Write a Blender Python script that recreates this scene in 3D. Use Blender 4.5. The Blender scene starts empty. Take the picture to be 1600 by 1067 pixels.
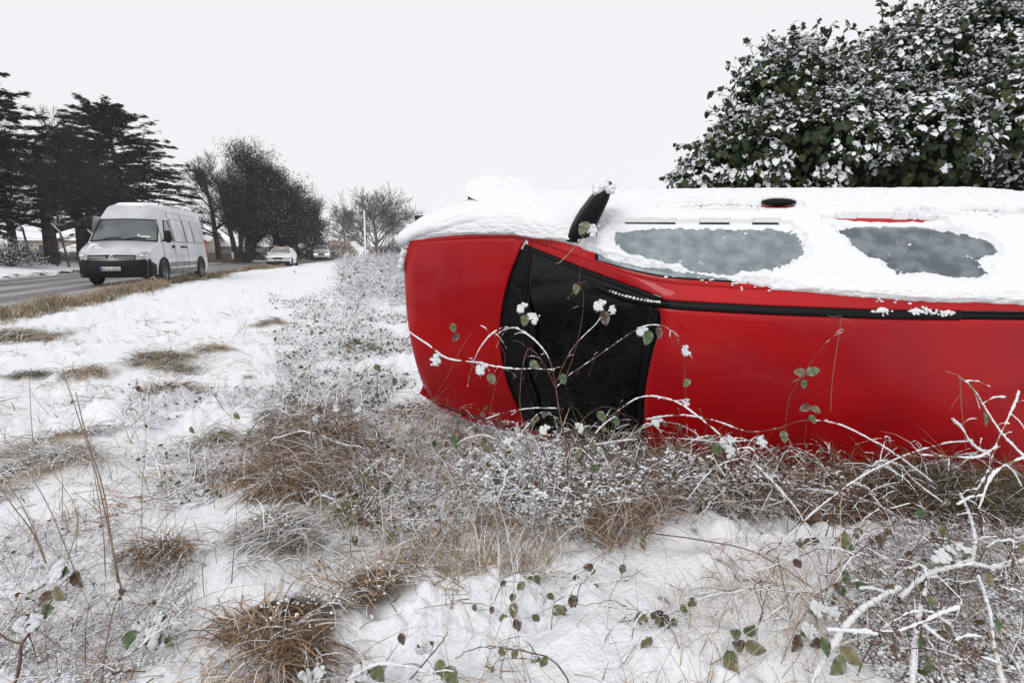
import bpy, math, random
import numpy as np
from mathutils import Vector, Matrix
R = math.radians
random.seed(7)
RS = np.random.RandomState(11)
SC = bpy.context.scene
COL = SC.collection

# ------------------------------------------------------------------ camera
FPX, HC = 850.0, 1.16                       # focal length in pixels of the 1600 px wide photograph, eye height
TH = math.atan((533.5 - 392.0) / FPX)
cd = bpy.data.cameras.new('camera')
cd.sensor_width = 36.0
cd.lens = FPX / 1600.0 * 36.0
cd.clip_start = 0.05
cd.clip_end = 6000
cam = bpy.data.objects.new('camera', cd)
COL.objects.link(cam)
cam.location = (0, 0, HC)
cam.rotation_euler = (math.pi / 2 - TH, 0, 0)
SC.camera = cam

# ------------------------------------------------------------------ sky and light
w = bpy.data.worlds.new('World')
SC.world = w
w.use_nodes = True
nt = w.node_tree
nt.nodes.clear()
out = nt.nodes.new('ShaderNodeOutputWorld')
bg = nt.nodes.new('ShaderNodeBackground')
sky = nt.nodes.new('ShaderNodeTexSky')
sky.sky_type = 'NISHITA'
sky.sun_disc = False
SUN_EL, SUN_ROT = 42, 205
sky.sun_elevation = R(SUN_EL)
sky.sun_rotation = R(SUN_ROT)
sky.dust_density = 6
hs = nt.nodes.new('ShaderNodeHueSaturation')
hs.inputs['Saturation'].default_value = 0.25
mx = nt.nodes.new('ShaderNodeMix')
mx.data_type = 'RGBA'
mx.inputs['Factor'].default_value = 0.95
mx.inputs[7].default_value = (9.2, 9.3, 9.55, 1)    # even overcast
nt.links.new(sky.outputs[0], hs.inputs['Color'])
nt.links.new(hs.outputs[0], mx.inputs[6])
nt.links.new(mx.outputs[2], bg.inputs['Color'])
bg.inputs['Strength'].default_value = 0.1
nt.links.new(bg.outputs[0], out.inputs['Surface'])
sl = bpy.data.lights.new('sun', 'SUN')
sl.energy = 1.3
sl.angle = R(30)
sl.color = (1.0, 0.98, 0.96)
so = bpy.data.objects.new('sun', sl)
COL.objects.link(so)
_a, _e = R(SUN_ROT), R(SUN_EL)
sd = Vector((math.sin(_a) * math.cos(_e), math.cos(_a) * math.cos(_e), math.sin(_e)))
so.rotation_euler = sd.to_track_quat('Z', 'Y').to_euler()
SC.view_settings.view_transform = 'Standard'
SC.view_settings.look = 'None'
SC.view_settings.exposure = 0.0
SC.view_settings.gamma = 1.0
SC.view_settings.use_curve_mapping = False
SC.cycles.max_bounces = 6
SC.cycles.diffuse_bounces = 3
SC.cycles.glossy_bounces = 3
SC.cycles.transparent_max_bounces = 8
SC.cycles.volume_bounces = 1

# ------------------------------------------------------------------ helpers
_c, _s = math.cos(TH), math.sin(TH)
def at(u, v, Y):
    """the point of the place that lies Y metres ahead of the camera under pixel (u, v) of the photograph"""
    x, y = (u - 800) / FPX, (533.5 - v) / FPX
    dy, dz = _c + y * _s, -_s + y * _c
    t = Y / dy
    return np.array([x * t, Y, HC + dz * t])
def gp(u, v, z=0.0):
    x, y = (u - 800) / FPX, (533.5 - v) / FPX
    dy, dz = _c + y * _s, -_s + y * _c
    t = (z - HC) / dz
    return np.array([x * t, dy * t, z])

def _hash(ix, iy, seed):
    n = (ix.astype(np.int64) * 374761393 + iy.astype(np.int64) * 668265263 + seed * 1442695041) & 0x7fffffff
    n = ((n ^ (n >> 13)) * 1274126177) & 0x7fffffff
    return ((n ^ (n >> 16)) & 0xffff) / 65535.0
def vn(x, y, seed=0):
    x = np.asarray(x, float); y = np.asarray(y, float)
    xi, yi = np.floor(x), np.floor(y)
    fx, fy = x - xi, y - yi
    fx = fx * fx * (3 - 2 * fx); fy = fy * fy * (3 - 2 * fy)
    a = _hash(xi, yi, seed); b = _hash(xi + 1, yi, seed); c = _hash(xi, yi + 1, seed); d = _hash(xi + 1, yi + 1, seed)
    return (a * (1 - fx) + b * fx) * (1 - fy) + (c * (1 - fx) + d * fx) * fy
def fbm(x, y, seed=0, octv=4, g=0.5):
    s, a, f, n = 0, 1, 1, 0
    for i in range(octv):
        s = s + a * (vn(x * f + i * 17.3, y * f - i * 9.1, seed + i) - 0.5)
        n += a; a *= g; f *= 2.03
    return s / n * 2                                   # about -1..1
def ss(a, b, x):
    t = np.clip((np.asarray(x, float) - a) / (b - a), 0, 1)
    return t * t * (3 - 2 * t)

def mesh_np(name, V, F, cols=None, smooth=False):
    V = np.asarray(V, np.float32).reshape(-1, 3)
    F = np.asarray(F, np.int32)
    k = F.shape[1]
    me = bpy.data.meshes.new(name)
    me.vertices.add(len(V)); me.vertices.foreach_set('co', V.ravel())
    me.loops.add(F.size); me.loops.foreach_set('vertex_index', F.ravel())
    me.polygons.add(len(F))
    me.polygons.foreach_set('loop_start', np.arange(0, F.size, k, dtype=np.int32))
    if smooth:
        me.polygons.foreach_set('use_smooth', np.ones(len(F), bool))
    if cols is not None:
        cols = np.asarray(cols, np.float32)
        if cols.shape[1] == 3:
            cols = np.concatenate([cols, np.ones((len(cols), 1), np.float32)], 1)
        ca = me.color_attributes.new('Col', 'FLOAT_COLOR', 'POINT')
        ca.data.foreach_set('color', cols.ravel())
    me.update(calc_edges=True)
    return me
class G:
    """collects pieces (verts, quads/tris as quads) of one mesh"""
    def __init__(s): s.V = []; s.F = []; s.C = []; s.n = 0
    def add(s, V, F, C=None):
        V = np.asarray(V, float).reshape(-1, 3); F = np.asarray(F, int)
        if F.shape[1] == 3: F = np.concatenate([F, F[:, 2:3]], 1)
        s.V.append(V); s.F.append(F + s.n); s.n += len(V)
        if C is not None:
            C = np.asarray(C, float)
            if C.ndim == 1: C = np.tile(C, (len(V), 1))
            s.C.append(C)
    def mesh(s, name, smooth=False):
        V = np.concatenate(s.V); F = np.concatenate(s.F)
        C = np.concatenate(s.C) if s.C else None
        tri = F[:, 2] == F[:, 3]
        if tri.all(): return mesh_np(name, V, F[:, :3], C, smooth)
        if not tri.any(): return mesh_np(name, V, F, C, smooth)
        # mixed: emit everything as triangles
        q = F[~tri]
        T = np.concatenate([F[tri][:, :3], q[:, [0, 1, 2]], q[:, [0, 2, 3]]])
        return mesh_np(name, V, T, C, smooth)
def link(name, me, m=None, parent=None, kind=None, loc=None):
    o = bpy.data.objects.new(name, me)
    COL.objects.link(o)
    if m is not None and me is not None and not me.materials: me.materials.append(m)
    if parent is not None: o.parent = parent
    if kind: o['kind'] = kind
    if loc is not None: o.location = loc
    return o
def build(g, name, m, parent=None, smooth=False, kind=None):
    return link(name, g.mesh(name, smooth), m, parent, kind)
def thing(name, label, cat, loc=(0, 0, 0), rz=0, group=None, kind=None):
    o = bpy.data.objects.new(name, None)
    COL.objects.link(o)
    o.location = loc; o.rotation_euler = (0, 0, rz)
    o.empty_display_size = 0.1
    return tag(o, label, cat, group, kind)
def tag(o, label, cat, group=None, kind=None):
    o['label'] = label; o['category'] = cat
    if group: o['group'] = group
    if kind: o['kind'] = kind
    return o

def grid_faces(nu, nv, off=0):
    i = np.arange(nu - 1)[:, None] * nv + np.arange(nv - 1)[None, :]
    i = i.ravel() + off
    return np.stack([i, i + nv, i + nv + 1, i + 1], 1)
def box(g, x0, x1, y0, y1, z0, z1, C=None, M=None):
    V = np.array([[x, y, z] for x in (x0, x1) for y in (y0, y1) for z in (z0, z1)], float)
    if M is not None: V = V @ M[0].T + M[1]
    g.add(V, [[0, 1, 3, 2], [4, 6, 7, 5], [0, 4, 5, 1], [2, 3, 7, 6], [0, 2, 6, 4], [1, 5, 7, 3]], C)
def tube(g, P, r, n=6, C=None, flat=1.0):
    P = np.asarray(P, float); r = np.broadcast_to(np.asarray(r, float), (len(P),))
    T = np.gradient(P, axis=0); T /= np.linalg.norm(T, axis=1)[:, None] + 1e-9
    up = np.array([0.13, 0.21, 1.0])
    A = np.cross(T, up); A /= np.linalg.norm(A, axis=1)[:, None] + 1e-9
    B = np.cross(A, T)
    a = np.arange(n) * 2 * math.pi / n
    V = P[:, None] + r[:, None, None] * (np.cos(a)[None, :, None] * A[:, None] + flat * np.sin(a)[None, :, None] * B[:, None])
    k = len(P)
    i = (np.arange(k - 1)[:, None] * n + np.arange(n)[None]).ravel()
    j = (np.arange(k - 1)[:, None] * n + (np.arange(n)[None] + 1) % n).ravel()
    g.add(V.reshape(-1, 3), np.stack([i, j, j + n, i + n], 1), C)
def crom(P, k=8):
    """smooth curve through P"""
    P = np.asarray(P, float)
    Q = np.vstack([2 * P[0] - P[1], P, 2 * P[-1] - P[-2]])
    out = []
    for i in range(1, len(Q) - 2):
        t = np.linspace(0, 1, k, endpoint=False)[:, None]
        a, b, c, d = Q[i - 1], Q[i], Q[i + 1], Q[i + 2]
        out.append(0.5 * (2 * b + (c - a) * t + (2 * a - 5 * b + 4 * c - d) * t ** 2 + (3 * b - a - 3 * c + d) * t ** 3))
    out.append(P[-1][None])
    return np.vstack(out)
def segs(g, P0, P1, r0, r1, n=3, C=None):
    """many tapered n-sided twigs at once"""
    P0 = np.asarray(P0, float); P1 = np.asarray(P1, float); r0 = np.asarray(r0, float); r1 = np.asarray(r1, float)
    T = P1 - P0; T /= np.linalg.norm(T, axis=1)[:, None] + 1e-9
    up = np.where(np.abs(T[:, 2:3]) > 0.9, np.array([[1., 0, 0]]), np.array([[0, 0, 1.]]))
    A = np.cross(T, up); A /= np.linalg.norm(A, axis=1)[:, None] + 1e-9
    B = np.cross(A, T)
    a = np.arange(n) * 2 * math.pi / n + 0.5
    ring = np.cos(a)[None, :, None] * A[:, None] + np.sin(a)[None, :, None] * B[:, None]
    V = np.concatenate([P0[:, None] + r0[:, None, None] * ring, P1[:, None] + r1[:, None, None] * ring], 1)
    m = len(P0)
    k = np.arange(n); k2 = (k + 1) % n
    f = np.stack([k, k2, k2 + n, k + n], 1)
    F = (np.arange(m)[:, None, None] * (2 * n) + f[None]).reshape(-1, 4)
    if C is not None and np.ndim(C) == 2: C = np.repeat(C, 2 * n, 0)
    g.add(V.reshape(-1, 3), F, C)

def blades(g, root, az, elev, L, wd, kap, C, K=5, side=0.0):
    """grass blades: strips that start at angle elev and bend down by kap over their length"""
    n = len(root)
    s = np.linspace(0, 1, K)
    ang = elev[:, None] - kap[:, None] * s[None] ** 1.2
    step = (L / (K - 1))[:, None]
    ch = np.cos(ang[:, :-1]) * step; cv = np.sin(ang[:, :-1]) * step
    h = np.concatenate([np.zeros((n, 1)), np.cumsum(ch, 1)], 1)
    z = np.concatenate([np.zeros((n, 1)), np.cumsum(cv, 1)], 1)
    azz = az[:, None] + side * RS.uniform(-1, 1, (n, 1)) * s[None] ** 2
    P = root[:, None] + np.stack([h * np.cos(azz), h * np.sin(azz), z], -1)
    t = RS.uniform(0, math.pi, n)
    W = np.stack([-np.sin(az) * np.sin(t), np.cos(az) * np.sin(t), np.cos(t) * 0.6], -1)
    W /= np.linalg.norm(W, axis=1)[:, None]
    ww = wd[:, None] * (1 - 0.85 * s[None] ** 1.5) * 0.5
    V = np.stack([P - W[:, None] * ww[..., None], P + W[:, None] * ww[..., None]], 2)    # n,K,2,3
    k = np.arange(K - 1) * 2
    f = np.stack([k, k + 1, k + 3, k + 2], 1)
    F = (np.arange(n)[:, None, None] * (2 * K) + f[None]).reshape(-1, 4)
    g.add(V.reshape(-1, 3), F, np.repeat(C, 2 * K, 0))

_ico = None
def ico():
    global _ico
    if _ico is None:
        import bmesh
        bm = bmesh.new(); bmesh.ops.create_icosphere(bm, subdivisions=2, radius=1)
        v2 = np.array([v.co[:] for v in bm.verts]); f2 = np.array([[v.index for v in f.verts] for f in bm.faces]); bm.free()
        bm = bmesh.new(); bmesh.ops.create_icosphere(bm, subdivisions=1, radius=1)
        v1 = np.array([v.co[:] for v in bm.verts]); f1 = np.array([[v.index for v in f.verts] for f in bm.faces]); bm.free()
        _ico = ((v1, f1), (v2, f2))
    return _ico
def blobs(g, P, r, lvl=0, squash=0.6, C=None, rough=0.3):
    v, f = ico()[lvl]
    P = np.asarray(P, float); n = len(P)
    r = np.broadcast_to(np.asarray(r, float), (n,))
    sc = r[:, None] * np.stack([RS.uniform(.7, 1.4, n), RS.uniform(.7, 1.4, n), RS.uniform(.7, 1.2, n) * squash], 1)
    J = 1 + RS.uniform(-rough, rough, (n, len(v), 1))
    V = P[:, None] + v[None] * J * sc[:, None]
    F = (np.arange(n)[:, None, None] * len(v) + f[None]).reshape(-1, 3)
    g.add(V.reshape(-1, 3), F, None if C is None else np.repeat(C, len(v), 0) if np.ndim(C) == 2 else C)

# ------------------------------------------------------------------ materials
def mat(name, col, rough=0.6, col2=None, scale=5.0, bump=0.0, bscale=40.0, metal=0.0, coat=0.0, spec=0.5, vcol=False, snow=0.0,
        stretch=None, coatr=0.03, lo=0.4, hi=0.6, trans=0.0, sss=0.0, bdist=0.01):
    m = bpy.data.materials.new(name); m.use_nodes = True
    n = m.node_tree; L = n.links; b = n.nodes['Principled BSDF']
    b.inputs['Base Color'].default_value = (*col, 1)
    b.inputs['Roughness'].default_value = rough
    b.inputs['Metallic'].default_value = metal
    b.inputs['Specular IOR Level'].default_value = spec
    b.inputs['Coat Weight'].default_value = coat
    b.inputs['Coat Roughness'].default_value = coatr
    b.inputs['Transmission Weight'].default_value = trans
    if sss:
        b.inputs['Subsurface Weight'].default_value = sss
        b.inputs['Subsurface Radius'].default_value = (0.02, 0.025, 0.03)
        b.inputs['Subsurface Scale'].default_value = 1.0
    tc = n.nodes.new('ShaderNodeTexCoord')
    src = tc.outputs['Object']
    if stretch:
        mp = n.nodes.new('ShaderNodeMapping'); mp.inputs['Scale'].default_value = stretch
        L.new(src, mp.inputs['Vector']); src = mp.outputs[0]
    cur = None
    if vcol:
        at_ = n.nodes.new('ShaderNodeAttribute'); at_.attribute_name = 'Col'; cur = at_.outputs['Color']
    if col2 is not None:
        nz = n.nodes.new('ShaderNodeTexNoise'); nz.inputs['Scale'].default_value = scale; nz.inputs['Detail'].default_value = 6
        L.new(src, nz.inputs['Vector'])
        mr = n.nodes.new('ShaderNodeMapRange'); mr.inputs['From Min'].default_value = lo; mr.inputs['From Max'].default_value = hi
        L.new(nz.outputs['Fac'], mr.inputs['Value'])
        mm = n.nodes.new('ShaderNodeMix'); mm.data_type = 'RGBA'
        mm.inputs[6].default_value = (*col, 1); mm.inputs[7].default_value = (*col2, 1)
        if cur is not None: L.new(cur, mm.inputs[6])
        L.new(mr.outputs[0], mm.inputs['Factor']); cur = mm.outputs[2]
    if snow > 0:                                       # snow lying on whatever faces up
        ge = n.nodes.new('ShaderNodeNewGeometry'); sx = n.nodes.new('ShaderNodeSeparateXYZ')
        L.new(ge.outputs['Normal'], sx.inputs[0])
        nz = n.nodes.new('ShaderNodeTexNoise'); nz.inputs['Scale'].default_value = 3; L.new(tc.outputs['Object'], nz.inputs['Vector'])
        ad = n.nodes.new('ShaderNodeMath'); ad.operation = 'ADD'; L.new(sx.outputs['Z'], ad.inputs[0]); L.new(nz.outputs['Fac'], ad.inputs[1])
        mr = n.nodes.new('ShaderNodeMapRange'); mr.inputs['From Min'].default_value = 1.62 - snow; mr.inputs['From Max'].default_value = 1.72 - snow
        L.new(ad.outputs[0], mr.inputs['Value'])
        mm = n.nodes.new('ShaderNodeMix'); mm.data_type = 'RGBA'; mm.inputs[6].default_value = (*col, 1); mm.inputs[7].default_value = (.82, .84, .87, 1)
        if cur is not None: L.new(cur, mm.inputs[6])
        L.new(mr.outputs[0], mm.inputs['Factor']); cur = mm.outputs[2]
    if cur is not None: L.new(cur, b.inputs['Base Color'])
    if bump:
        nz = n.nodes.new('ShaderNodeTexNoise'); nz.inputs['Scale'].default_value = bscale; nz.inputs['Detail'].default_value = 5
        L.new(src, nz.inputs['Vector'])
        bp = n.nodes.new('ShaderNodeBump'); bp.inputs['Strength'].default_value = bump; bp.inputs['Distance'].default_value = bdist
        L.new(nz.outputs['Fac'], bp.inputs['Height']); L.new(bp.outputs[0], b.inputs['Normal'])
    return m
SNOW = (.79, .805, .83)
M = dict(
    snow=mat('snow', SNOW, .7, bump=.6, bscale=120, bdist=.006, spec=.2),
    carsnow=mat('car_snow', (.80, .81, .825), .7, bump=.8, bscale=110, bdist=.008, spec=.2),
    grass=mat('dry_grass', (.4, .3, .2), .8, vcol=True, spec=.15),
    leafc=mat('leaf_colour', (.04, .07, .02), .4, vcol=True, spec=.22, bump=.3, bscale=120, bdist=.002),
    cane=mat('cane_bark', (.10, .035, .03), .55, (.16, .10, .07), 30, spec=.3),
    bark=mat('bark', (.03, .026, .023), .9, (.06, .052, .046), 3, snow=.2, spec=.1),
    twig=mat('bare_twig', (.035, .028, .025), .9, snow=.22, spec=.1),
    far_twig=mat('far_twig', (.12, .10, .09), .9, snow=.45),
    needles=mat('conifer_needles', (.012, .022, .015), .85, vcol=True, spec=.1),
    red=mat('red_paint', (.43, .0008, .003), .5, (.35, .0008, .004), 2.2, coat=.42, coatr=.02, spec=.15, bump=.03, bscale=3, bdist=.02),
    black=mat('black_plastic', (.006, .007, .008), .45, spec=.12, bump=.15, bscale=200, bdist=.001),
    rubber=mat('rubber', (.015, .015, .015), .85),
    glass=mat('dark_glass', (.001, .0015, .002), .045, spec=.30),
    under=mat('underbody', (.02, .018, .017), .8, (.05, .04, .03), 8),
)
# ------------------------------------------------------------------ the lie of the land
RY = np.array([-60, -8, 2, 10.2, 14, 26.8, 45, 72, 120, 200, 400, 900.])
RX = np.array([-4, -6.0, -7.3, -9.65, -10.9, -14.9, -18.8, -24.2, -36, -62, -140, -360.])
def road_s(x, y):
    """metres from the near edge of the road, positive on the camera's side"""
    y = np.asarray(y, float)
    sl_ = (np.interp(y + 2, RY, RX) - np.interp(y - 2, RY, RX)) / 4
    return (np.asarray(x, float) - np.interp(y, RY, RX)) / np.sqrt(1 + sl_ ** 2)
# tussocks: pixel of the foot, radius m, blade length, kind, label
TUSS = [
 (252, 574, .36, .26, 'olive', 'olive brown mound of drooping grass left of the snow path, smooth like a cushion'),
 (268, 620, .24, .24, 'brown', 'dark brown grass tuft showing under a snow lip just in front of the olive mound'),
 (337, 695, .14, .20, 'green', 'small straw and green grass tuft alone on the smooth snow path'),
 (75, 745, .30, .26, 'grey', 'wide grey brown cushion of combed grass at the left edge of the photograph'),
 (505, 700, .30, .34, 'brown', 'tall russet grass clump left of the fallen car bonnet, topped with snowy twigs'),
 (440, 780, .24, .30, 'brown', 'dark russet grass clump lying open to the left below the tallest russet clump'),
 (572, 778, .19, .24, 'green', 'green tinged grass tuft beside the big russet clump'),
 (425, 850, .20, .24, 'grey', 'pale frosted grass tuft below the russet clumps'),
 (590, 905, .20, .22, 'straw', 'straw coloured grass tuft at the edge of the snow hollow in the middle'),
 (470, 975, .22, .22, 'brown', 'low matted brown grass patch near the bottom of the photograph'),
 (50, 590, .20, .20, 'dark', 'small dark hole of grass beneath snow near the left edge'),
 (135, 590, .30, .22, 'straw', 'thin straw grass spray over snow between the roadside clump and the olive mound'),
 (340, 555, .26, .22, 'straw', 'thin straw tuft right of the olive mound, almost buried by snow'),
 (30, 525, .75, .34, 'olive', 'largest roadside clump of uncut brown grass at the left edge by the tarmac'),
 (440, 655, .22, .18, 'dark', 'dark green low weeds poking through snow left of the car'),
 (640, 650, .22, .20, 'grey', 'frosted grass tuft at the foot of the car nose'),
 (250, 870, .13, .22, 'brown', 'sparse brown tuft behind the lowest left bramble leaves'),
 (115, 700, .18, .22, 'grey', 'grey tuft just above the wide cushion at the left'),
 (430, 510, .30, .20, 'straw', 'faint straw tuft in the middle distance between road and car'),
 (560, 545, .30, .20, 'green', 'low greenish weed patch left of the car bonnet in the middle distance'),
]
HUM = np.array([[*gp(u, v)[:2], r, .25 * r] for u, v, r, *_ in TUSS])
CARP0 = np.array([-.643, 4.363, .893])
def zg(x, y, fine=True):
    x = np.asarray(x, float); y = np.asarray(y, float)
    s = road_s(x, y); r = np.hypot(x, y)
    near = ss(-.35, .9, s)
    h = .08 * fbm(x / 1.5, y / 1.5, 3, 3) + .07 * fbm(x / .5, y / .5, 9, 3)
    h = h + .5 * ss(10, 26, y) * ss(1, 7, s) * ss(-.40, -.27, x / np.maximum(np.abs(y), .1)) * (1 + .3 * fbm(x / 6, y / 6, 41, 2)) * (1 - ss(60, 120, y) * .5)
    for hx, hy, hr, hh in HUM:
        if hr > .6: continue
        h = h + hh * np.exp(-((x - hx) ** 2 + (y - hy) ** 2) / (hr * hr * .7))
    # the hollow the car lies in and the mound of brambles before its windscreen
    u = (x + .64) * .989 + (y - 4.36) * -.146; v = (x + .64) * .146 + (y - 4.36) * .989
    h = h - .20 * ss(.0, .5, u) * (1 - ss(4.2, 5.5, u)) * ss(-1.9, -1.3, v) * (1 - ss(1.2, 2.2, v))
    h = h + .16 * np.exp(-((x - .25) ** 2 / .25 + (y - 2.75) ** 2 / .10))
    h = h + .05 * np.exp(-((x + .55) ** 2 / .12 + (y - 3.5) ** 2 / .10))
    h = h - .035 * np.exp(-((x - .05) ** 2 / .10 + (y - 1.85) ** 2 / .12))
    if fine:
        b1 = np.abs(fbm(x / .22, y / .22, 21, 2)); b2 = np.abs(fbm(x / .075, y / .075, 25, 2)); b3 = fbm(x / .028, y / .028, 29, 2)
        ruf = .25 + .75 * ss(-.15, .35, fbm(x / .55 + 3, y / .55, 33, 2))
        h = h + ruf * (.10 * (b1 - .25) * np.clip(26 / (r + 1), 0, 1) + .045 * (b2 - .2) * np.clip(9 / (r + 1) - .25, 0, 1) + .012 * b3 * np.clip(5 / (r + 1) - .4, 0, 1))
    h = h * near + (-.06) * (1 - near) + .04 * np.exp(-((s - .1) / .35) ** 2)
    far = -s - 7.2
    hf = .05 + .45 * ss(.6, 5.5, far) + .04 * fbm(x / 1.2, y / 1.2, 55, 3) * ss(0, 1, far)
    return np.where(s < -3.6, -.06 + (hf + .06) * ss(0, .35, far), h)

ph = np.linspace(R(78), R(1.3), 400)
rr = np.concatenate([HC / np.tan(ph)])
rr = np.concatenate([rr, np.geomspace(rr[-1] * 1.04, 2600, 34)])
aa = np.concatenate([np.linspace(-60, 60, 720), np.linspace(60, 300, 70)[1:]]) * math.pi / 180
X = (rr[:, None] * np.sin(aa)[None]); Y = (rr[:, None] * np.cos(aa)[None])
Z = zg(X, Y)
# bare, dirty snow and litter round the tussocks and beside the road (real colour of the ground)
s_ = road_s(X, Y)
snowc = np.array([.80, .815, .84]); earth = np.array([.05, .035, .02]); straw = np.array([.24, .17, .10])
k = np.zeros_like(X)
for hx, hy, hr, hh in HUM:
    d = np.hypot(X - hx, Y - hy)
    k = np.maximum(k, (1 - ss(hr * .45, hr * 1.0, d + .35 * hr * fbm(X / .12, Y / .12, 61, 2))))
fine = fbm(X / .06, Y / .06, 71, 3)
lit = ss(.50, .72, .5 * fbm(X / .35, Y / .35, 75, 3) + .5 * fine + .12)
k2 = np.maximum(k * .95, lit * .85 * (Y > 0))
for u_, v_, a_, b_ in ((1180, 745, .95, .16), (940, 770, .30, .14), (780, 720, .25, .10), (1500, 760, .5, .15), (560, 760, .25, .14), (490, 720, .22, .2), (440, 790, .2, .1), (600, 700, .2, .12), (470, 960, .2, .1)):
    c_ = gp(u_, v_); k2 = np.maximum(k2, 1 - ss(.5, 1.2, ((X - c_[0]) / a_) ** 2 + ((Y - c_[1]) / b_) ** 2 + .7 * fbm(X / .1, Y / .1, 8, 3)))
roadside = (1 - ss(.4, 1.3, s_ + .5 * fbm(X / .6, Y / .6, 81, 2))) * ss(-.6, 0, s_)
farside = ss(5.5, 7.0, -s_ - 7.2) * (1 - ss(16, 20, -s_ - 7.2)) * ss(-.2, .1, fbm(X / .9, Y / .9, 83, 2) + .05)
k2 = np.maximum(k2, np.maximum(roadside * .85, farside * .7))
tone = ss(-.4, .4, fbm(X / .2, Y / .2, 91, 2))[..., None]
Cg = snowc * (1 - k2[..., None]) + (earth * (1 - tone) + straw * tone) * k2[..., None]
nv = len(aa); nu = len(rr)
V = np.stack([X, Y, Z], -1).reshape(-1, 3)
F = grid_faces(nu, nv)
wrap = np.arange(nu - 1) * nv
F = np.concatenate([F, np.stack([wrap + nv - 1, wrap + 2 * nv - 1, wrap + nv, wrap], 1)])
V = np.concatenate([V, [[0, 0, float(zg(np.array([0.]), np.array([0.]))[0])]]]); C_ = np.concatenate([Cg.reshape(-1, 3), [snowc]])
j = np.arange(nv - 1)
me = mesh_np('ground', V, F[:, ::-1], C_, True)
M['ground'] = mat('snowy_ground', SNOW, .75, vcol=True, bump=.9, bscale=70, bdist=.012, spec=.15)
link('ground', me, M['ground'], kind='structure')

# the road: wheel tracks of wet tarmac between ridges of slush
def road_strip(s0, s1, n, z, y0=-40, y1=420, m=None, name='road', uvn=None):
    ys = np.concatenate([np.linspace(y0, 60, 120), np.geomspace(61, y1, 60)])
    x0 = np.interp(ys, RY, RX); x0 = np.convolve(np.pad(x0, 3, 'edge'), np.ones(7) / 7, 'valid')
    sl_ = np.gradient(x0, ys); nx = 1 / np.sqrt(1 + sl_ ** 2); ny = -sl_ * nx
    t = np.linspace(s0, s1, n)
    X_ = x0[:, None] + nx[:, None] * t; Y_ = ys[:, None] + ny[:, None] * t
    Z_ = np.broadcast_to(z(t, ys) if callable(z) else z, X_.shape)
    return np.stack([X_, Y_, Z_], -1), t, ys
P, t, ys = road_strip(-7.6, 0.35, 90, 0.0)
a = np.abs
trk = np.zeros_like(t)
for c_ in (-1.55, -2.95, -4.75, -6.1):
    trk = np.maximum(trk, 1 - ss(.22, .62, a(t - c_)))
edge_ = ss(-.45, 0.1, t) + (1 - ss(-7.5, -7.0, t))
wob = fbm(P[..., 0] / 1.7, P[..., 1] / 6, 5, 4)
sl2 = np.clip(.25 + .6 * (1 - trk)[None] + edge_[None] * .6 + .55 * wob + .2 * fbm(P[..., 0] / .3, P[..., 1] / .8, 6, 3), 0, 1)
P[..., 2] = P[..., 2] + .012 * sl2 + .006 * wob
C_ = (np.array([.15, .145, .15])) * (1 - ss(.25, 1.05, sl2)[..., None]) + np.array([.36, .35, .35]) * ss(.25, 1.05, sl2)[..., None]
me = mesh_np('road', P.reshape(-1, 3), grid_faces(P.shape[0], P.shape[1]), C_.reshape(-1, 3), True)
M['road'] = mat('slushy_tarmac', (.2, .2, .2), .45, vcol=True, bump=.5, bscale=25, bdist=.02, spec=.4)
link('road', me, M['road'], kind='structure')

# ------------------------------------------------------------------ far side: wall, buildings, fence, marker, sign, car
M['render'] = mat('beige_render', (.40, .34, .27), .9, (.34, .29, .23), 2)
M['window'] = mat('building_window', (.03, .035, .04), .2)
M['wallstone'] = mat('wall_render', (.30, .25, .20), .9, (.24, .2, .16), 3)
M['white'] = mat('white_paint', (.75, .75, .75), .5)
M['metalgrey'] = mat('galvanised_steel', (.06, .065, .07), .5, metal=.3)
def rot2(a): c_, s_ = math.cos(a), math.sin(a); return np.array([[c_, -s_, 0], [s_, c_, 0], [0, 0, 1.]])
def shed(p, ang, length, depth, zb, eave, ridge, label, wins):
    b = thing('long_building', label, 'building', p, ang)
    g = G(); box(g, 0, length, 0, depth, zb, eave); 
    g.add([[0, 0, eave], [0, depth, eave], [0, depth / 2, ridge]], [[0, 1, 2]]); g.add([[length, 0, eave], [length, depth, eave], [length, depth / 2, ridge]], [[0, 1, 2]])
    build(g, 'wall', M['render'], b)
    g = G()
    for y0, y1 in ((-.5, depth / 2), (depth + .5, depth / 2)):
        za = eave - .15
        V = [[-.4, y0, za], [length + .4, y0, za], [length + .4, y1, ridge], [-.4, y1, ridge]]
        V2 = [[x, y, z + .22] for x, y, z in V]
        g.add(V + V2, [[0, 1, 2, 3], [4, 5, 6, 7], [0, 1, 5, 4], [1, 2, 6, 5], [3, 0, 4, 7]])
    r_ = build(g, 'roof', M['snow'], b)
    wm = None
    for x, wd_, z0, z1 in wins:
        g = G(); box(g, 0, wd_, -.06, .02, z0, z1)
        wi = build(g, 'window', M['window'], b); wi.location = (x, 0, 0)
        g = G(); box(g, -.08, wd_ + .08, -.16, -.065, z0 - .1, z0 - .01); build(g, 'sill', M['white'], wi)
    return b
p = at(20, 390, 75); shed((p[0], 75, 0), .28, 24, 9, -.2, 2.7, 4.0, 'long beige building with snow covered roof seen behind the left trees', [(7.5, 1.2, 1.1, 1.9), (3, 1.2, 1.1, 1.9), (14.2, 3.2, 1.9, 2.4), (18.5, 3, 1.9, 2.4)])
p = at(290, 390, 88); shed((p[0], 88, 0), .2, 17, 8, -.2, 2.0, 3.9, 'beige bungalow under a snowy roof seen between bare trunks right of the van', [(4.6, .7, .9, 1.6), (7, 1.3, .9, 1.6), (9.4, .5, .8, 1.6), (12.5, 1.2, .9, 1.6)])
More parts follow.
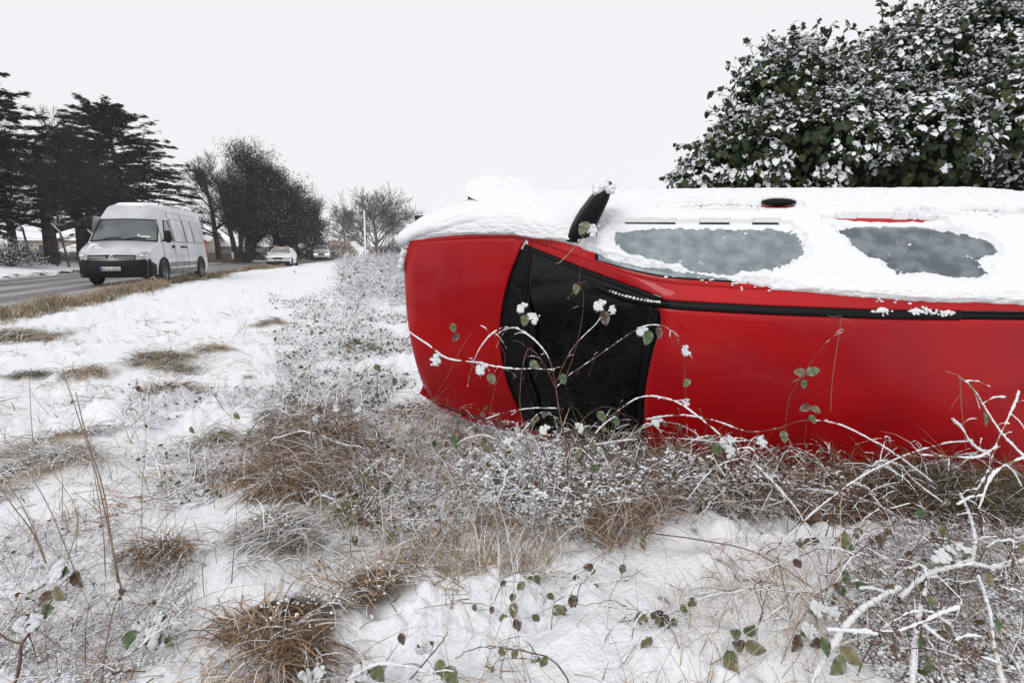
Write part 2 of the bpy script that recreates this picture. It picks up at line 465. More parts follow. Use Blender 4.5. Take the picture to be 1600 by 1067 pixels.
# low wall, with a snowy cap
b = thing('low_wall', 'long low beige wall with snow on top beyond the road right of the van', 'wall')
A = at(290, 400, 50); B = at(393, 400, 56)
L_ = np.hypot(*(B - A)[:2]); an = math.atan2(B[1] - A[1], B[0] - A[0]); Mw = (rot2(an), np.array([A[0], A[1], 0]))
g = G(); box(g, 0, L_, 0, .3, 0, .98, M=Mw); build(g, 'wall_body', M['wallstone'], b)
g = G(); box(g, -.05, L_ + .05, -.06, .36, .983, 1.07, M=Mw); build(g, 'coping', M['snow'], b)
b = thing('low_wall', 'grey low wall behind the grass at far left below the building', 'wall')
A = at(112, 400, 44); B = at(150, 400, 46); L_ = np.hypot(*(B - A)[:2]) + 4; an = math.atan2(B[1] - A[1], B[0] - A[0]); Mw = (rot2(an), np.array([A[0], A[1], 0]))
g = G(); box(g, 0, L_, 0, .3, 0, 1.02, M=Mw); build(g, 'wall_body', M['wallstone'], b)
g = G(); box(g, -.05, L_ + .05, -.06, .36, 1.023, 1.13, M=Mw); build(g, 'coping', M['snow'], b)
# railing above the low wall
b = thing('railing', 'thin metal railing running above the low beige wall', 'railing')
P0, P1 = at(325, 394, 60), at(410, 393.5, 66)
for zz in (.75, 1.1):
    g = G(); tube(g, [[P0[0], P0[1], zz], [P1[0], P1[1], zz]], .03, 5); build(g, 'rail', M['metalgrey'], b)
for q in np.linspace(0, 1, 9):
    g = G(); p = P0 * (1 - q) + P1 * q; tube(g, [[p[0], p[1], .2], [p[0], p[1], 1.15]], .03, 5); build(g, 'post', M['metalgrey'], b)
# fence posts with cranked tops carrying wire
posts = [((35, 357), (12, 341), 'cranked steel fence post with snow on its arm, leftmost of three'), ((94, 364), (80, 350), 'cranked steel fence post with a side brace between two big trunks, left of the van'), ((147, 370), (137, 360), 'cranked steel fence post half hidden behind the van mirror')]
for i, ((bu, bv), (tu, tv), lab) in enumerate(posts):
    Yp = 31 + i * 1.2
    bend = at(bu, bv, Yp); tip = at(tu, tv, Yp)
    z0 = float(zg(np.array([bend[0]]), np.array([Yp]))[0]) - .1
    b = thing('fence_post', lab, 'fence post', (bend[0] + .25, Yp, z0), group='cranked fence posts beyond the road')
    o = np.array(b.location)
    g = G(); tube(g, [[0, 0, 0], [0, 0, .3], bend - o], .06, 6); build(g, 'upright', M['metalgrey'], b)
    g = G(); tube(g, [bend - o, tip - o], .045, 6); build(g, 'arm', M['metalgrey'], b)
    g = G(); q = np.array([0, 0, .045]); tube(g, [bend - o + q, tip - o + q], .04, 6); build(g, 'snow_cap', M['snow'], b)
    if i == 1:
        g = G(); tube(g, [[-.75, 0, .05], [-.02, 0, .95]], .05, 6); build(g, 'brace', M['metalgrey'], b)
b = thing('wire', 'thin strands of wire strung between the cranked fence posts', 'wire')
g = G()
for f in (.3, .6, .9, 1.25, 1.6):
    pts = []
    for i, ((bu, bv), _, _) in enumerate(posts):
        bd = at(bu, bv, 31 + i * 1.2); z0 = .45; pts.append([bd[0] + .1, bd[1], z0 + (bd[2] - z0) * f / 1.7])
    pts = [[pts[0][0] - 4, pts[0][1] - 1, pts[0][2]]] + pts + [[pts[-1][0] + 2.2, pts[-1][1] + 1, pts[-1][2]]]
    tube(g, pts, .008, 3)
build(g, 'strand', M['metalgrey'], b, kind='stuff')
# white marker post at the wall
p = at(368, 401, 49); b = thing('marker_post', 'small white marker post with red foot before the low wall', 'marker post', (p[0], 48.5, .3))
g = G(); box(g, -.09, .09, -.05, .05, .14, .72); build(g, 'post', M['white'], b)
M['redplain'] = mat('red_plain', (.4, .03, .02), .5)
g = G(); box(g, -.092, .092, -.052, .052, 0, .137); build(g, 'foot', M['redplain'], b)
p = at(407, 396, 58); b = thing('road_sign', 'small pale rectangular road sign on a post before the dark ivy tree', 'sign', (p[0], 58, .3))
g = G(); box(g, -.75, .75, -.02, .02, .35, 1.1); build(g, 'board', M['white'], b)
g = G(); box(g, -.04, .04, .022, .08, 0, 1.05); build(g, 'post', M['metalgrey'], b)
# poles
M['wood'] = mat('pole_wood', (.10, .09, .08), .9, snow=.2)
p0 = at(571, 395, 48); p1 = at(569, 330, 48)
b = thing('telegraph_pole', 'upright pole plastered with snow in front of the round bare tree', 'pole', (p0[0], 48, 0))
g = G(); tube(g, [[0, 0, 0], p1 - np.array([p0[0], 48, 0])], [.13, .10], 8); build(g, 'pole', M['wood'], b)
g = G(); tube(g, [[.03, -.13, .3], p1 - np.array([p0[0] - .03, 48.11, 0])], [.09, .07], 6); build(g, 'snow_strip', M['snow'], b)
p0 = at(500, 395, 66); p1 = at(495, 366, 66)
b = thing('lamp_pole', 'leaning grey pole before the dark trees, left of the farthest vehicle', 'pole', (p0[0], 66, 0))
g = G(); tube(g, [[0, 0, 0], p1 - np.array([p0[0], 66, 0])], [.12, .08], 8); build(g, 'pole', M['metalgrey'], b)
# lumps of ploughed slush along the far kerb
g = G(); n = 260; yy = RS.uniform(14, 48, n); xx = np.interp(yy, RY, RX) - 7.45 / .957 - RS.uniform(-.15, .3, n)
zz = zg(xx, yy, False) + .02; cc = np.where(RS.rand(n)[:, None] < .4, np.array([.10, .085, .07]), np.array([.6, .6, .6]))
blobs(g, np.stack([xx, yy, zz], 1), RS.uniform(.06, .2, n), 0, .6, cc)
tag(build(g, 'slush', M['grass'], kind='stuff'), 'ploughed lumps of dirty slush along the far edge of the road', 'slush', kind='stuff')
# ------------------------------------------------------------------ the red car on its side
# car frame: l back from the nose, w towards the side that now faces up, h its own height
CR = np.array([[0.98916141, -0.14613591, -0.01428311], [-0.03688419, -0.34145438, 0.93917435], [-0.14212412, -0.9284682, -0.3431436]])
def tab(xs, ys, sg=.06):
    gx = np.linspace(-.5, 4.6, 1021); gy = np.interp(gx, xs, ys)
    kx = np.arange(-40, 41) * .005; kk = np.exp(-kx ** 2 / (2 * sg * sg)); kk /= kk.sum()
    gy = np.convolve(np.pad(gy, 40, 'edge'), kk, 'valid')
    return lambda x: np.interp(x, gx, gy)
hb = tab([-.1, .0, .05, .1, .3, .72, .9, 1.2], [.50, .655, .715, .748, .81, .897, .925, .96], .02)
hr = tab([1.2, 1.6, 2.0, 2.6, 3.3, 3.9, 4.1], [1.37, 1.405, 1.435, 1.45, 1.42, 1.36, 1.30], .08)
wE = tab([0, .08, .3, .6, .88, 1.2, 1.64, 2.0, 3.4, 3.9], [.56, .60, .64, .68, .70, .665, .615, .61, .61, .58], .05)
def top(l, w_):
    l = np.asarray(l, float); w_ = np.asarray(w_, float)
    bon = hb(l - .08 * (w_ / .6) ** 2 + .02) - .018 * (w_ / .62) ** 2
    ws = .885 + (l - .72) * .582 - .062 * (w_ / .65) ** 2
    rf = hr(l) - .022 * (w_ / .5) ** 2 - .07 * np.clip((np.abs(w_) - .48) / .13, 0, 2) ** 2
    d = ws - rf; k_ = .03; m_ = np.minimum(ws, rf) - np.maximum(k_ - np.abs(d), 0) ** 2 / (4 * k_)
    return np.maximum(bon, m_)
wB = tab([0, .08, .3, .6, .9, 1.3, 2.2, 3.3, 3.9], [.555, .60, .69, .76, .795, .80, .805, .79, .74], .05)
plan = tab([-.1, 0, .1, .25, .5, .9, 3.4, 3.9, 4.2], [.62, .67, .75, .84, .93, .99, 1, .95, .85], .03)
def side(l, t):
    """t 0 at the roof or bonnet shoulder, 1 at the belt, then down the doors to 5 at the sill"""
    l, t = np.broadcast_arrays(np.asarray(l, float), np.asarray(t, float))
    e = wE(l); he = top(l, e)
    gh = ss(.85, 1.25, l)
    hB = he - .045 + (.925 - he + .045) * gh
    W = [e, wB(l), .836 * plan(l), .842 * plan(l), .805 * plan(l), .71 * plan(l)]
    H = [he, hB, .74 - .06 * (1 - ss(0, .4, l)), .52 + 0 * l, .32 + 0 * l, .18 + 0 * l]
    i = np.clip(np.floor(t).astype(int), 0, 4); f = t - i
    W = np.stack(W); H = np.stack(H)
    Wp = np.concatenate([2 * W[:1] - W[1:2], W, 2 * W[-1:] - W[-2:-1]]); Hp = np.concatenate([2 * H[:1] - H[1:2], H, 2 * H[-1:] - H[-2:-1]])
    def cr(A):
        g_ = [np.take_along_axis(A, (i + q)[None], 0)[0] for q in range(4)]
        return .5 * (2 * g_[1] + (g_[2] - g_[0]) * f + (2 * g_[0] - 5 * g_[1] + 4 * g_[2] - g_[3]) * f ** 2 + (3 * g_[1] - g_[0] - 3 * g_[2] + g_[3]) * f ** 3)
    # keep the window zone nearly flat
    lin_w = W[0] * (1 - t) + W[1] * t; lin_h = H[0] * (1 - t) + H[1] * t
    flat = (t < 1) & (t > 0)
    bl = gh * np.where(flat, 1, 0)
    w_ = cr(Wp) * (1 - bl) + (lin_w + .03 * np.clip(t * (1 - t), 0, 1)) * bl
    h_ = cr(Hp) * (1 - bl) + lin_h * bl
    return w_, h_
def S3(l, t): w_, h_ = side(l, t); return np.stack([np.broadcast_to(l, w_.shape), w_, h_], -1)
def T3(l, w_): h_ = top(l, w_); l, w_ = np.broadcast_arrays(l, w_); return np.stack([l, w_, h_], -1)
def normals(P):
    a_ = np.gradient(P, axis=0); b_ = np.gradient(P, axis=1); n_ = np.cross(a_, b_)
    return n_ / (np.linalg.norm(n_, axis=-1, keepdims=True) + 1e-12)

car = bpy.data.objects.new('overturned_car', None); COL.objects.link(car)
Mt = Matrix.Identity(4)
for r_ in range(3):
    for c_ in range(3): Mt[r_][c_] = CR[c_][r_]
    Mt[r_][3] = CARP0[r_]
if Mt.to_3x3().determinant() < 0: CARFLIP = True
else: CARFLIP = False
# the frame (l,w,h) is left handed or not: bake the turn into the meshes, keep the Empty at the point where the car rests
rest = CARP0 + np.array([1.9, -.8, .9]) @ CR
car.location = rest
tag(car, 'red hatchback lying on its side, roof towards the camera, snow on its upper flank', 'car')
def cw(P): return (np.asarray(P).reshape(-1, 3) @ CR + CARP0) - rest
def patch(fn, nu, nv, roll=.012, gap=.004, inw=None, flip=False):
    """grid over fn(s,t) (s,t in 0..1), its border rolled inwards to give a shut line"""
    s = np.linspace(0, 1, nu)[:, None]; t = np.linspace(0, 1, nv)[None]
    P = fn(s, t); N = normals(P)
    c0 = np.array([2.0, 0, .7])
    if ((P - c0) * N).sum() < 0: N = -N; flip = not flip
    if roll:
        def ring(d, P_):
            Q = np.pad(P_, ((1, 1), (1, 1), (0, 0)), 'edge'); NN = np.pad(N_, ((1, 1), (1, 1), (0, 0)), 'edge')
            m_ = np.ones(Q.shape[:2], bool); m_[1:-1, 1:-1] = False
            Q[m_] -= NN[m_] * d
            return Q, NN
        N_ = N; Q, N_ = ring(roll, P); P = Q
    F = grid_faces(P.shape[0], P.shape[1])
    if flip: F = F[:, ::-1]
    return P, F
def cpart(name, fn, nu, nv, m, parent=car, roll=.012, smooth=True, off=0.0, label=None):
    P, F = patch(fn, nu, nv, roll)
    if off:
        N = normals(P); 
        if ((P - np.array([2., 0, .7])) * N).sum() < 0: N = -N
        P = P + N * off
    g = G(); g.add(cw(P), F)
    o = build(g, name, m, None, smooth)
    o.parent = parent
    if parent is not car: o.location = (0, 0, 0)
    if label: o['label'] = label
    return o
lerp = lambda a_, b_, t: a_ * (1 - t) + b_ * t
# dark shell just under the panels (fills the shut lines)
def shell():
    g = G()
    l = np.linspace(.09, 4.07, 120)[:, None]
    w_ = np.linspace(-1, 1, 60)[None] * (wE(l) - .01)
    P = T3(l + 0 * w_, w_); P[..., 2] -= .02; g.add(cw(P), grid_faces(*P.shape[:2]))
    t = np.linspace(0, 5, 60)[None]
    P = S3(l + 0 * t, t + 0 * l); P[..., 1] -= .02; P[..., 2] -= .012; g.add(cw(P), grid_faces(*P.shape[:2]))
    P = P.copy(); P[..., 1] *= -1; g.add(cw(P), grid_faces(*P.shape[:2])[:, ::-1])
    return build(g, 'body_shell', M['black'], car, True)
shell()
# bonnet
def f_bonnet(s, t):
    w_ = lerp(-1, 1, t)
    l0 = .035 + .045 * w_ ** 2; l1 = .70 + .175 * w_ ** 2
    l = lerp(l0, l1, s); return T3(l, w_ * (wE(l) - .004))
cpart('bonnet', f_bonnet, 50, 60, M['red'])
# cowl of black plastic between bonnet and glass
def f_cowl(s, t):
    w_ = lerp(-1, 1, t); l0 = .708 + .172 * w_ ** 2; l1 = .865 + .05 * w_ ** 2
    l = lerp(l0, l1, s); P = T3(l, w_ * .668); P[..., 2] -= .012; return P
cpart('cowl', f_cowl, 14, 50, M['black'])
wsw = lambda l: np.interp(l, [.8, .9, 1.2, 1.64, 1.8], [.668, .664, .615, .556, .54])
def f_frit(s, t):
    w_ = lerp(-1, 1, t); l = lerp(.855 + .05 * w_ ** 2, 1.565 + .065 * w_ ** 2 - .06 * np.abs(w_) ** 12, s)
    P = T3(l, w_ * wsw(l)); P[..., 2] -= .006; return P
cpart('windscreen_surround', f_frit, 40, 50, M['black'])
def f_glass(s, t):
    w_ = lerp(-1, 1, t) * .955; l = lerp(.875 + .05 * w_ ** 2, 1.54 + .06 * w_ ** 2 - .07 * np.abs(w_) ** 10, s)
    P = T3(l, w_ * wsw(l)); P[..., 2] -= .001; return P
cpart('windscreen', f_glass, 40, 50, M['glass'], roll=.004)
# inside: dark bar of wiper and arm on the cowl
g = G()
for w0, w1 in ((.42, -.12), (-.15, -.62)):
    Pw = [T3(np.array(.80), np.array(w0)), T3(np.array(.86), np.array(w0 - .04)), T3(np.array(.93), np.array((w0 + w1) / 2)), T3(np.array(.92), np.array(w1))]
    Pw = np.array(Pw); Pw[:, 2] += [.01, .03, .03, .015]
    g = G(); tube(g, cw(crom(Pw, 6)), [.012] * 18 + [.007], 6); build(g, 'wiper_arm', M['black'], car, True)
# roof: between the two black mouldings, then the red shoulder rails and pillars outside them
ST = .533
def f_roof(s, t):
    w_ = lerp(-1, 1, t); l = lerp(1.575 + .07 * w_ ** 2 - .06 * np.abs(w_) ** 12, 4.08 - .1 * w_ ** 2, s)
    P = T3(l, w_ * (ST - .018)); P[..., 2] -= .016 * np.exp(-((P[..., 0] - 2.75 - .5 * (P[..., 1] + .1)) / .16) ** 2 - ((P[..., 1] + .18) / .16) ** 2) - .008 * np.exp(-((P[..., 0] - 2.2) / .5) ** 2 - ((P[..., 1] + .38) / .05) ** 2)
    return P
cpart('roof', f_roof, 90, 50, M['red'], roll=.008)
for sg_ in (1, -1):
    def f_rail(s, t):
        l = lerp(.90, 4.08, s); inner = np.where(l < 1.62, wsw(l) + .004, ST + .018 + 0 * l)
        inner = np.minimum(inner, wE(l) - .02)
        w_ = lerp(inner, wE(l) - .0015, t); P = T3(l + 0 * w_, w_); P[..., 1] *= sg_; return P
    cpart('roof_rail', f_rail, 150, 8, M['red'], roll=.006)
    def f_strip(s, t):
        l = lerp(1.60 if sg_ < 0 else 1.63, 2.93, s); w_ = ST + lerp(-.019, .019, t) + 0 * s
        P = T3(l + 0 * w_, w_); P[..., 2] += .014 - .012 * (2 * t - 1) ** 2; P[..., 1] *= sg_; return P
    if sg_ > 0:
        o_ = cpart('roof_strip', f_strip, 60, 7, M['black'], roll=.01, label='black roof moulding with its torn front end hanging over the windscreen')
        # torn front end: the strip runs on, straight, over the glass
        Pa = T3(np.array(1.645), np.array(.533)); Pa[2] += .01
        Q = [Pa, Pa + [-.10, .004, -.006], Pa + [-.24, .022, -.035], Pa + [-.36, .05, -.085]]
        Q = crom(np.array(Q), 8); g = G()
        n_ = len(Q); wv = np.array([0, .020, .005]); up_ = np.array([-.35, 0, .93]) * .008
        V = np.stack([Q - wv, Q + up_, Q + wv, Q - up_], 1)
        i_ = (np.arange(n_ - 1)[:, None] * 4 + np.arange(4)).ravel(); j_ = (np.arange(n_ - 1)[:, None] * 4 + (np.arange(4) + 1) % 4).ravel()
        g.add(cw(V), np.stack([i_, j_, j_ + 4, i_ + 4], 1)); build(g, 'torn_strip_end', M['black'], car)
        g = G(); k_ = RS.rand(60); q_ = Q[(k_ * (n_ - 9)).astype(int) + 4] + np.array([0, .016, .004]); blobs(g, cw(q_), RS.uniform(.004, .009, 60), 0, .8)
        build(g, 'strip_snow', M['carsnow'], car)
    else: cpart('roof_strip', f_strip, 60, 7, M['black'], roll=.01)
    def f_strip2(s, t):
        l = lerp(2.935, 4.08, s); w_ = ST + lerp(-.007, .007, t) + 0 * s; P = T3(l + 0 * w_, w_); P[..., 2] += .003; P[..., 1] *= sg_; return P
    cpart('roof_gutter', f_strip2, 30, 4, M['black'], roll=.01)
# flanks
for sg_ in (1, -1):
    def sp(l0, l1, t0, t1):
        def f(s, t):
            l = lerp(l0(t) if callable(l0) else l0, l1(t) if callable(l1) else l1, s)
            a_ = t0(l) if callable(t0) else t0; b_ = t1(l) if callable(t1) else t1
            P = S3(l + 0 * t, lerp(a_, b_, t) + 0 * s); P[..., 1] *= sg_; return P
        return f
    cpart('front_wing', sp(.03, 1.02, .0, lambda l: 4.5 - 2.0 * np.sqrt(np.clip(1 - ((l - .72) / .36) ** 2, 0, 1))), 70, 30, M['red'], roll=.008)
    d1 = cpart('front_door', sp(1.025, 2.375, 1.03, 4.7), 40, 40, M['red'], roll=.01)
    d2 = cpart('rear_door', sp(2.385, 3.30, 1.03, lambda l: 4.7 - 1.5 * ss(2.95, 3.3, l)), 40, 40, M['red'], roll=.01)
    cpart('rear_wing', sp(3.305, 4.08, .0, lambda l: 4.5 - 1.8 * np.sqrt(np.clip(1 - ((l - 3.45) / .36) ** 2, 0, 1))), 40, 30, M['red'], roll=.01)
    cpart('door_frame', sp(1.025, 3.30, .0, 1.02), 120, 12, M['red'], roll=.008, off=-.003)
    M['frost'] = M.get('frost') or mat('frosted_glass', (.14, .175, .19), .25, (.25, .295, .31), 14, bump=.5, bscale=60, bdist=.004, coat=.4, coatr=.15, lo=.38, hi=.66)
    M['ice'] = M.get('ice') or mat('wet_icy_glass', (.045, .06, .075), .10, (.14, .165, .185), 12, bump=.4, bscale=22, bdist=.006, coat=.8, coatr=.05, lo=.42, hi=.62)
    for nm, d_, l0, l1, mm in (('front_side_window', d1, 1.30, 2.31, 'frost'), ('rear_side_window', d2, 2.45, 3.24, 'ice')):
        fr = cpart('window_frame', sp(l0 - .02, l1 + .04, .08, 1.02), 30, 14, M['black'], d_, roll=.01, off=.003); 
        cpart('window_glass', sp(l0, l1, .1, .95), 40, 20, M[mm], d_, roll=.002, off=.0075)
    for d_, l_ in ((d1, 2.27), (d2, 3.17)):
        q = S3(np.array(l_), np.array(2.18)); q[1] += .022 if l_ < 3 else -.01; q[1] *= sg_
        g = G(); v, f = ico()[1]; g.add(cw(q + v * [.095, .022, .024]), f); build(g, 'handle', M['black'], d_, True)
    # wing mirror
    q0 = S3(np.array(1.19), np.array(.85)); 
    mm_ = thing('wing_mirror', '', '') ; del mm_['label']; del mm_['category']; mm_.parent = car
    sec = []
    base_ = q0 + [0, -.02, 0]
    for k_, (d0, r1, r2, sh) in enumerate([(-.03, .075, .070, -.03), (.04, .085, .068, .0), (.12, .095, .062, .04), (.19, .09, .050, .08), (.245, .07, .032, .112), (.268, .03, .012, .128)]):
        a_ = np.arange(20) * 2 * math.pi / 20
        ca_, sa_ = np.cos(a_), np.sin(a_)
        sq = np.sign(ca_) * np.abs(ca_) ** .7; sz = np.sign(sa_) * np.abs(sa_) ** .7
        sec.append(base_ + np.stack([sh * 1.0 + .02 + sz * r2, np.full(20, d0), .02 + sq * r1], 1))
    sec = np.array(sec); sec[..., 1] *= sg_
    n_ = 20; i_ = (np.arange(5)[:, None] * n_ + np.arange(n_)).ravel(); j_ = (np.arange(5)[:, None] * n_ + (np.arange(n_) + 1) % n_).ravel()
    g = G(); g.add(cw(sec), np.stack([i_, j_, j_ + n_, i_ + n_], 1)); cpt = cw(sec[-1]); g.add(np.vstack([cpt, cpt.mean(0)]), [[k_, (k_ + 1) % 20, 20] for k_ in range(20)])
    build(g, 'housing', M['black'], mm_, True)
    g = G(); cz = sec[2:5].reshape(3, 20, 3); q_ = cz[:, :, :].copy(); q_[..., 0] += 0
    gl = np.array([base_ + [.075 + .045 * k2, (.05 + .13 * k2), .02 + .07 * k1] for k1 in (-1, 1) for k2 in (0, 1)]); gl[:, 1] *= sg_
    g.add(cw(gl), [[0, 1, 3, 2]]); build(g, 'mirror_glass', M['glass'], mm_)
    if sg_ > 0:
        g = G(); tip = base_ + np.array([.12, .262, .02]); qq = tip + RS.uniform(-1, 1, (160, 3)) * [.04, .012, .06]; qq[:, 1] -= np.abs(qq[:, 0] - tip[0]) * .6
        blobs(g, cw(qq), RS.uniform(.010, .02, 160), 1, .8); build(g, 'mirror_snow', M['carsnow'], mm_, True)
# nose: bumper, grille, lamps; tail; floor pan
def f_bump(s, t):
    w_ = lerp(-1, 1, t); h_ = lerp(.22, .64, s)
    l = -.02 + .20 * np.abs(w_) ** 2.2 + .05 * (2 * s - 1) ** 2; return np.stack([l, w_ * .62 + 0 * s, h_ + 0 * t], -1)
cpart('bumper', f_bump, 16, 40, M['red'])
def f_gr(s, t):
    w_ = lerp(-.3, .3, t); return np.stack([.05 + .10 * w_ ** 2 + .02 * s, w_ + 0 * s, lerp(.645, .70, s) + 0 * t], -1)
cpart('grille', f_gr, 6, 20, M['black'])
M['lamp'] = mat('lamp_glass', (.35, .36, .38), .1, coat=1)
for sg_ in (1, -1):
    def f_l(s, t):
        w_ = lerp(.30, .54, t); return np.stack([.06 + .22 * w_ ** 2 + .02 * s, sg_ * w_ + 0 * s, lerp(.60, .705, s) + 0 * t], -1)
    cpart('headlight', f_l, 8, 16, M['lamp'])
def f_tail(s, t):
    w_ = lerp(-1, 1, t); h_ = lerp(.25, 1.3, s); return np.stack([4.09 + .06 * np.sin(s * 3) - .05 * w_ ** 2, w_ * lerp(.74, .56, s), h_ + 0 * t], -1)
cpart('tailgate', f_tail, 20, 20, M['red'])
def f_floor(s, t): return np.stack([lerp(.0, 4.08, s) + 0 * t, lerp(-.62, .62, t) + 0 * s, .19 + .02 * np.sin(20 * s + 9 * t)], -1)
g = G(); P, F = patch(f_floor, 20, 10, 0); g.add(cw(P), F); build(g, 'underbody', M['under'], car)
def wheel(parent, cpos, axis, rad, wid, mt, mr, spin=0.0, spokes=6, dished=True):
    """a wheel as tyre (> rim) with its centre and outward axis in the parent's frame"""
    A = np.asarray(axis, float); A /= np.linalg.norm(A); U = np.cross(A, [0.02, .1, 1.]); U /= np.linalg.norm(U); Wv = np.cross(A, U)
    def lathe(prof, n=28):
        g = G(); a_ = np.arange(n) * 2 * math.pi / n
        V = np.array([[cpos + A * x + (U * math.cos(q) + Wv * math.sin(q)) * r_ for q in a_] for x, r_ in prof])
        k = len(prof); i = (np.arange(k - 1)[:, None] * n + np.arange(n)).ravel(); j = (np.arange(k - 1)[:, None] * n + (np.arange(n) + 1) % n).ravel()
        g.add(V.reshape(-1, 3), np.stack([i, j, j + n, i + n], 1)); return g
    h = wid / 2
    ty = build(lathe([(h * .85, rad * .64), (h, rad * .72), (h * .96, rad * .92), (h * .7, rad), (-h * .7, rad), (-h, rad * .9), (-h, rad * .64)]), 'tyre', mt, parent, True)
    g = lathe([(h * .86, rad * .66), (h * .75, rad * .6), (h * .35, rad * .56), (h * .3, .01)])
    build(g, 'rim', mr, ty, True)
    g = G()
    for q in range(spokes):
        a_ = q * 2 * math.pi / spokes + spin
        d_ = U * math.cos(a_) + Wv * math.sin(a_); e_ = np.cross(A, d_)
        b0 = cpos + A * h * .75 + d_ * rad * .1; b1 = cpos + A * h * .7 + d_ * rad * .6
        V = [b0 - e_ * rad * .09, b0 + e_ * rad * .09, b1 + e_ * rad * .06, b1 - e_ * rad * .06]; V += [p_ - A * h * .3 for p_ in V]
        g.add(V, [[0, 1, 2, 3], [4, 7, 6, 5], [0, 4, 5, 1], [1, 5, 6, 2], [2, 6, 7, 3], [3, 7, 4, 0]])
    build(g, 'spoke', mr, ty)
    return ty
M['rim'] = mat('wheel_rim', (.22, .22, .23), .4, metal=.7)
wa = np.array([.12, 1, 0])
for (l_, sg_) in ((.72, 1), (3.45, 1), (.72, -1), (3.45, -1)):
    cpos = cw([l_, sg_ * (.735 if l_ < 1 else .68), .30])[0]
    ax = (np.array([.16 * (l_ < 1), sg_, 0]) @ CR)
    wheel(car, cpos, ax, .295, .185, M['rubber'], M['rim'])

# ------------------------------------------------------------------ snow on the upper flank
TB = lambda l: np.interp(l, [.0, .12, .4, .64, .88, 1.03, 1.18, 1.38, 1.6, 1.81, 2.1, 2.47, 2.77, 2.93, 3.3, 4.1], [.10, .16, .26, .16, .12, .30, .28, .17, .17, .12, .04, -.2, -.33, -.38, -.5, -.5])
HOLES = [np.array([(1.39, 0.71), (1.51, 0.84), (1.84, 0.86), (2.16, 0.88), (2.29, 0.8), (2.29, 0.48), (2.17, 0.3), (2.06, 0.23), (1.88, 0.14), (1.74, 0.21), (1.7, 0.3), (1.6, 0.31), (1.46, 0.35), (1.38, 0.46)]),
         np.array([(2.5, 0.88), (2.63, 0.95), (2.9, 0.95), (3.06, 0.85), (3.15, 0.72), (3.17, 0.57), (3.08, 0.44), (3.09, 0.24), (3.0, 0.18), (2.81, 0.27), (2.69, 0.23), (2.64, 0.41), (2.58, 0.52), (2.53, 0.7)])]
KT = .45
def sdist(x, y, pl):
    """signed distance to a closed outline, negative inside"""
    d = np.full(x.shape, 9.); ins = np.zeros(x.shape, bool); n = len(pl)
    for i in range(n):
        ax, ay = pl[i]; bx, by = pl[(i + 1) % n]
        ex, ey = bx - ax, by - ay; q = np.clip(((x - ax) * ex + (y - ay) * ey) / (ex * ex + ey * ey + 1e-12), 0, 1)
        d = np.minimum(d, np.hypot(x - ax - q * ex, y - ay - q * ey))
        c_ = ((ay > y) != (by > y)) & (x < (bx - ax) * (y - ay) / (by - ay + 1e-12) + ax); ins ^= c_
    return np.where(ins, -d, d)
